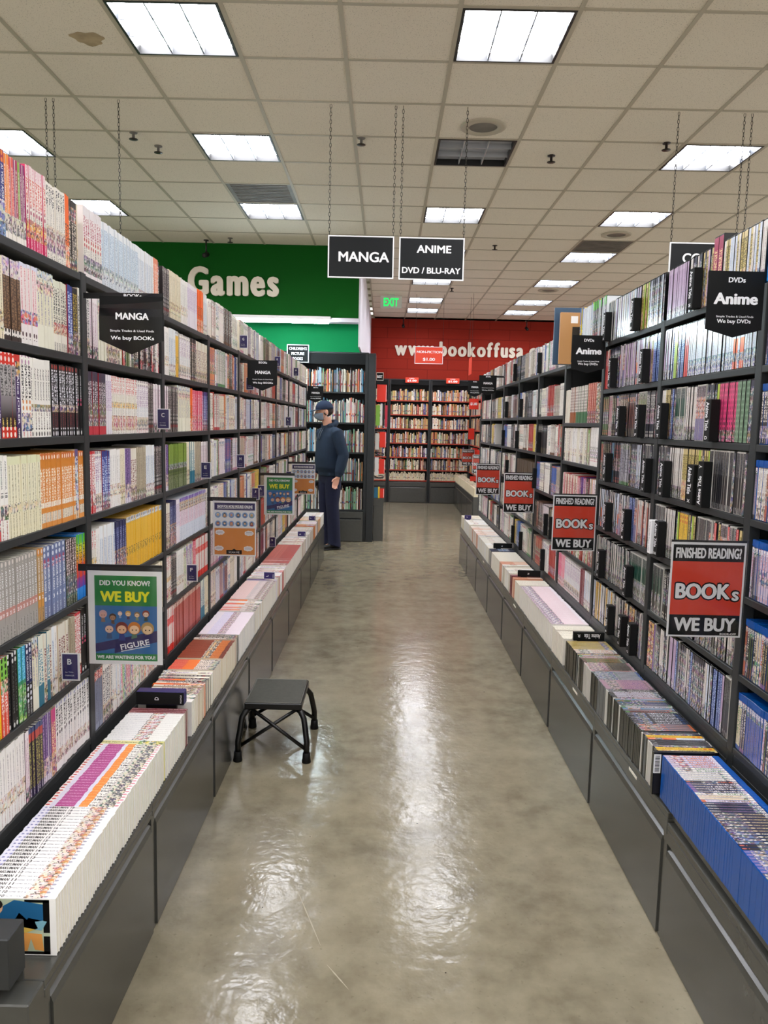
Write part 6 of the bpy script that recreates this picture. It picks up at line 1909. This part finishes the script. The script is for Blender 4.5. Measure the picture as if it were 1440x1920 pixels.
ell(body, H(-.005, 0, .03), .098, .077, .088, 'skin')
ell(body, H(.025, 0, -.035), .068, .058, .078, 'skin')
ell(body, H(.05, 0, -.075), .035, .035, .035, 'skin')
ell(body, H(.098, 0, -.012), .018, .013, .024, 'skin')      # nose
ell(body, H(.083, 0, .03), .02, .045, .012, 'skin')          # brow
for s in (-1, 1):
    ell(body, H(-.015, s * .078, -.008), .020, .011, .032, 'skin')   # ear
    sh, el, wr = arm_chain(s)
    body.tube([sh, (sh + el) / 2, el, (el + wr) / 2, wr, wr + (wr - el).normalized() * .02], [.05, .048, .040, .040, .028, .027], 'skin', 14)
    # hand: palm and five fingers
    dn = (wr - el).normalized()
    pd = (dn + FW * .12).normalized()                      # direction of the hand
    acr = (FW - pd * FW.dot(pd)).normalized()              # across the palm, thumb side forward
    nrm = pd.cross(acr).normalized() * (1 if s > 0 else -1)  # away from the thigh
    c0 = wr + pd * .012
    loft(body, [(wr - pd * .005, acr, nrm, .026, .018), (c0 + pd * .02, acr, nrm, .033, .016), (c0 + pd * .055, acr, nrm, .040, .0145), (c0 + pd * .082, acr, nrm, .040, .012), (c0 + pd * .09, acr, nrm, .036, .009)], 'skin', 16)
    for fi, (off, ln, rr_) in enumerate(((.030, .070, .0082), (.010, .080, .0085), (-.010, .074, .0082), (-.029, .058, .0074))):
        b0 = c0 + pd * .075 + acr * off
        d1 = (pd - nrm * (.22 + .05 * fi)).normalized(); d2 = (pd - nrm * (.75 + .08 * fi)).normalized(); d3 = (pd - nrm * (1.15 + .1 * fi)).normalized()
        p1 = b0 + d1 * ln * .45; p2 = p1 + d2 * ln * .32; p3 = p2 + d3 * ln * .23
        body.tube([b0, p1, p2, p3], [rr_ * 1.12, rr_, rr_ * .92, rr_ * .75], 'skin', 10)
    tb = c0 + pd * .018 + acr * .024
    t1 = tb + (pd * .7 + acr * .75 - nrm * .2).normalized() * .036
    t2 = t1 + (pd * .95 + acr * .25 - nrm * .2).normalized() * .03
    body.tube([tb, t1, t2], [.014, .011, .0085], 'skin', 10)
    # leg inside the trousers
    hp = P(.0, s * .085, .90); kn = P(.02, s * .095, .50); an = P(-.01, s * .10, .09)
    body.tube([hp, (hp + kn) / 2, kn, (kn + an) / 2, an], [.08, .075, .055, .052, .038], 'skin', 14)
    body.tube([an + UP * .0, P(.04, s * .105, .05), P(.11, s * .115, .04)], [.036, .034, .028], 'skin', 12)
bo = remesh(body.build('body', person), .0048, 2)

# hoodie: trunk, sleeves, hood, in one piece
hd = MB()
loft(hd, [(P(.005, 0, .885), FW, LF, .118, .178), (P(.008, 0, .90), FW, LF, .124, .184), (P(.012, 0, .93), FW, LF, .118, .178), (P(.03, 0, .99), FW, LF, .140, .190), (P(.035, 0, 1.10), FW, LF, .142, .186), (P(.03, 0, 1.25), FW, LF, .132, .190), (P(.025, 0, 1.36), FW, LF, .118, .200),
          (P(.025, 0, 1.43), FW, LF, .092, .165), (P(.03, 0, 1.475), FW, LF, .074, .095), (P(.032, 0, 1.495), FW, LF, .066, .074)], 'hoodie', 28, 2.3)
for s in (-1, 1):
    sh, el, wr = arm_chain(s)
    dn = (wr - el).normalized()
    hd.tube([sh - LF * s * .07 + UP * .015, sh + LF * s * .005 - UP * .012, (sh * .6 + el * .4), el + UP * .01, (el + wr) / 2, wr - dn * .05, wr - dn * .035, wr - dn * .002], [.052, .076, .074, .068, .062, .056, .043, .040], 'hoodie', 18)
hood = []
for q in range(9):
    a = math.pi * (-.72 + 1.44 * q / 8)
    hood.append(P(.030 - math.cos(a) * .082, math.sin(a) * .088, 1.505 - .028 * abs(math.sin(a / 2)) ** 2 + (.02 if abs(a) < .6 else 0)))
hd.tube(hood, [.026, .032, .036, .04, .043, .04, .036, .032, .026], 'hoodie', 12)
ho = remesh(hd.build('hoodie', person), .0075, 14)
m = MB(); m.tube([P(.115, 0, 1.455), P(.142, 0, 1.40), P(.158, 0, 1.32)], .004, 'zip', 6); m.build('zip', ho)
m = MB()
for s in (-1, 1):
    m.tube([P(.112, s * .02, 1.46), P(.150, s * .024, 1.39), P(.165, s * .022, 1.33)], .0028, 'mask', 5)
m.build('drawstring', ho)
# trousers
tr = MB()
loft(tr, [(P(.0, 0, .80), FW, LF, .098, .150), (P(.0, 0, .86), FW, LF, .108, .160), (P(.003, 0, .93), FW, LF, .106, .160), (P(.003, 0, .965), FW, LF, .10, .15)], 'trouser', 24)
for s in (-1, 1):
    tr.tube([P(.0, s * .075, .88), P(.008, s * .086, .76), P(.018, s * .093, .55), P(.012, s * .097, .48), P(-.004, s * .10, .28), P(-.01, s * .103, .10), P(-.006, s * .104, .055), P(.0, s * .105, .038)], [.098, .098, .080, .078, .076, .078, .082, .083], 'trouser', 20)
remesh(tr.build('trousers', person), .0085, 4)
for s in (-1, 1):
    f0 = P(.0, s * .105, 0)
    if s < 0: f0 = f0 + FW * .05
    sh_ = MB()
    loft(sh_, [(f0 - FW * .085 + UP * .045, LF, UP, .030, .028), (f0 - FW * .06 + UP * .05, LF, UP, .037, .036), (f0 + UP * .055, LF, UP, .038, .042), (f0 + FW * .07 + UP * .045, LF, UP, .043, .032), (f0 + FW * .14 + UP * .036, LF, UP, .045, .024), (f0 + FW * .185 + UP * .03, LF, UP, .032, .016)], 'shoe', 18, 2.3)
    so = sh_.build('shoe', person)
    sl = MB(); loft(sl, [(f0 - FW * .09 + UP * .010, LF, UP, .030, .009), (f0 - FW * .05 + UP * .0102, LF, UP, .038, .010), (f0 + FW * .08 + UP * .0102, LF, UP, .046, .010), (f0 + FW * .15 + UP * .0102, LF, UP, .045, .010), (f0 + FW * .192 + UP * .011, LF, UP, .028, .008)], 'sole', 18, 3.5); sl.build('sole', so)
# cap
cp = MB()
k = cp.mi('cap'); nu, nv = 26, 9; i0 = len(cp.v)
for i in range(nv + 1):
    ph = (math.pi * .53) * i / nv
    for j in range(nu):
        t = 2 * math.pi * j / nu
        cp.v.append(tuple(H(-.006, 0, .038) + HF * (.108 * math.sin(ph) * math.cos(t)) + HL * (.088 * math.sin(ph) * math.sin(t)) + HU * (.098 * math.cos(ph))))
for i in range(nv):
    for j in range(nu):
        j2 = (j + 1) % nu
        cp.f.append((i0 + i * nu + j, i0 + (i + 1) * nu + j, i0 + (i + 1) * nu + j2, i0 + i * nu + j2)); cp.m.append(k); cp.a.append(None); cp.sm.append(True)
co = cp.build('cap', person)
sd_ = co.modifiers.new('thick', 'SOLIDIFY'); sd_.thickness = .003
vz = MB()
top = []; N = 12
for q in range(N + 1):
    a = math.pi * (-.42 + .84 * q / N)
    top.append((math.cos(a), math.sin(a)))
inner = [H(-.006 + .098 * c, .083 * s_, .040 - .004) for c, s_ in top]
outer = [H(.015 + .155 * (c ** .8 if c > 0 else c), .080 * s_, .030 - .016 * (1 - abs(s_))) for c, s_ in top]
for q in range(N):
    vz.face([inner[q], outer[q], outer[q + 1], inner[q + 1]], 'cap', smooth=True)
vo_ = vz.build('visor', co); s2 = vo_.modifiers.new('thick', 'SOLIDIFY'); s2.thickness = .005
m = MB(); m.disc(H(.097, .02, .085), (HF * -.35 + HU).normalized() * 1.0, HL, .010, 'white', 10); m.ellipsoid(H(-.006, 0, .137), .007, .007, .004, 'cap', 8, 5); m.build('badge', co)
# hair at the back and side
hr = MB(); ell(hr, H(-.022, 0, .012), .090, .0785, .072, 'hair'); hr.build('hair', person)
# mask
mk = MB(); kk = mk.mi('mask'); i0 = len(mk.v); nu, nv = 14, 8
for i in range(nv + 1):
    vv = i / nv
    for j in range(nu + 1):
        a = math.pi * (-.46 + .92 * j / nu)
        z = -.012 - .083 * vv
        rad = .068 + .042 * math.sin(min(1, .15 + vv * .95) * math.pi) ** .7 * max(0, math.cos(a))
        wd_ = .078 - .018 * vv
        mk.v.append(tuple(H(.018 + rad * math.cos(a), wd_ * math.sin(a), z - .006 * math.cos(a) * (1 - vv) * -1)))
for i in range(nv):
    for j in range(nu):
        q = i0 + i * (nu + 1) + j
        mk.f.append((q, q + nu + 1, q + nu + 2, q + 1)); mk.m.append(kk); mk.a.append(None); mk.sm.append(True)
mo = mk.build('face_mask', person); s3 = mo.modifiers.new('thick', 'SOLIDIFY'); s3.thickness = .002
m = MB()
for s in (-1, 1):
    m.tube([H(.022, s * .078, -.02), H(-.01, s * .083, .015), H(-.03, s * .082, .0), H(-.028, s * .08, -.03)], .0015, 'white', 5)
    m.tube([H(.022, s * .070, -.08), H(-.005, s * .081, -.05), H(-.028, s * .08, -.03)], .0015, 'white', 5)
m.build('ear_loop', mo)
for s in (-1, 1):
    m = MB(); ell(m, H(.082, s * .031, .012), .011, .013, .0085, 'eye', 12, 8); e_ = m.build('eye', person)
    m = MB(); ell(m, H(.0905, s * .032, .012), .0045, .006, .006, 'hair', 10, 6); m.build('pupil', e_)
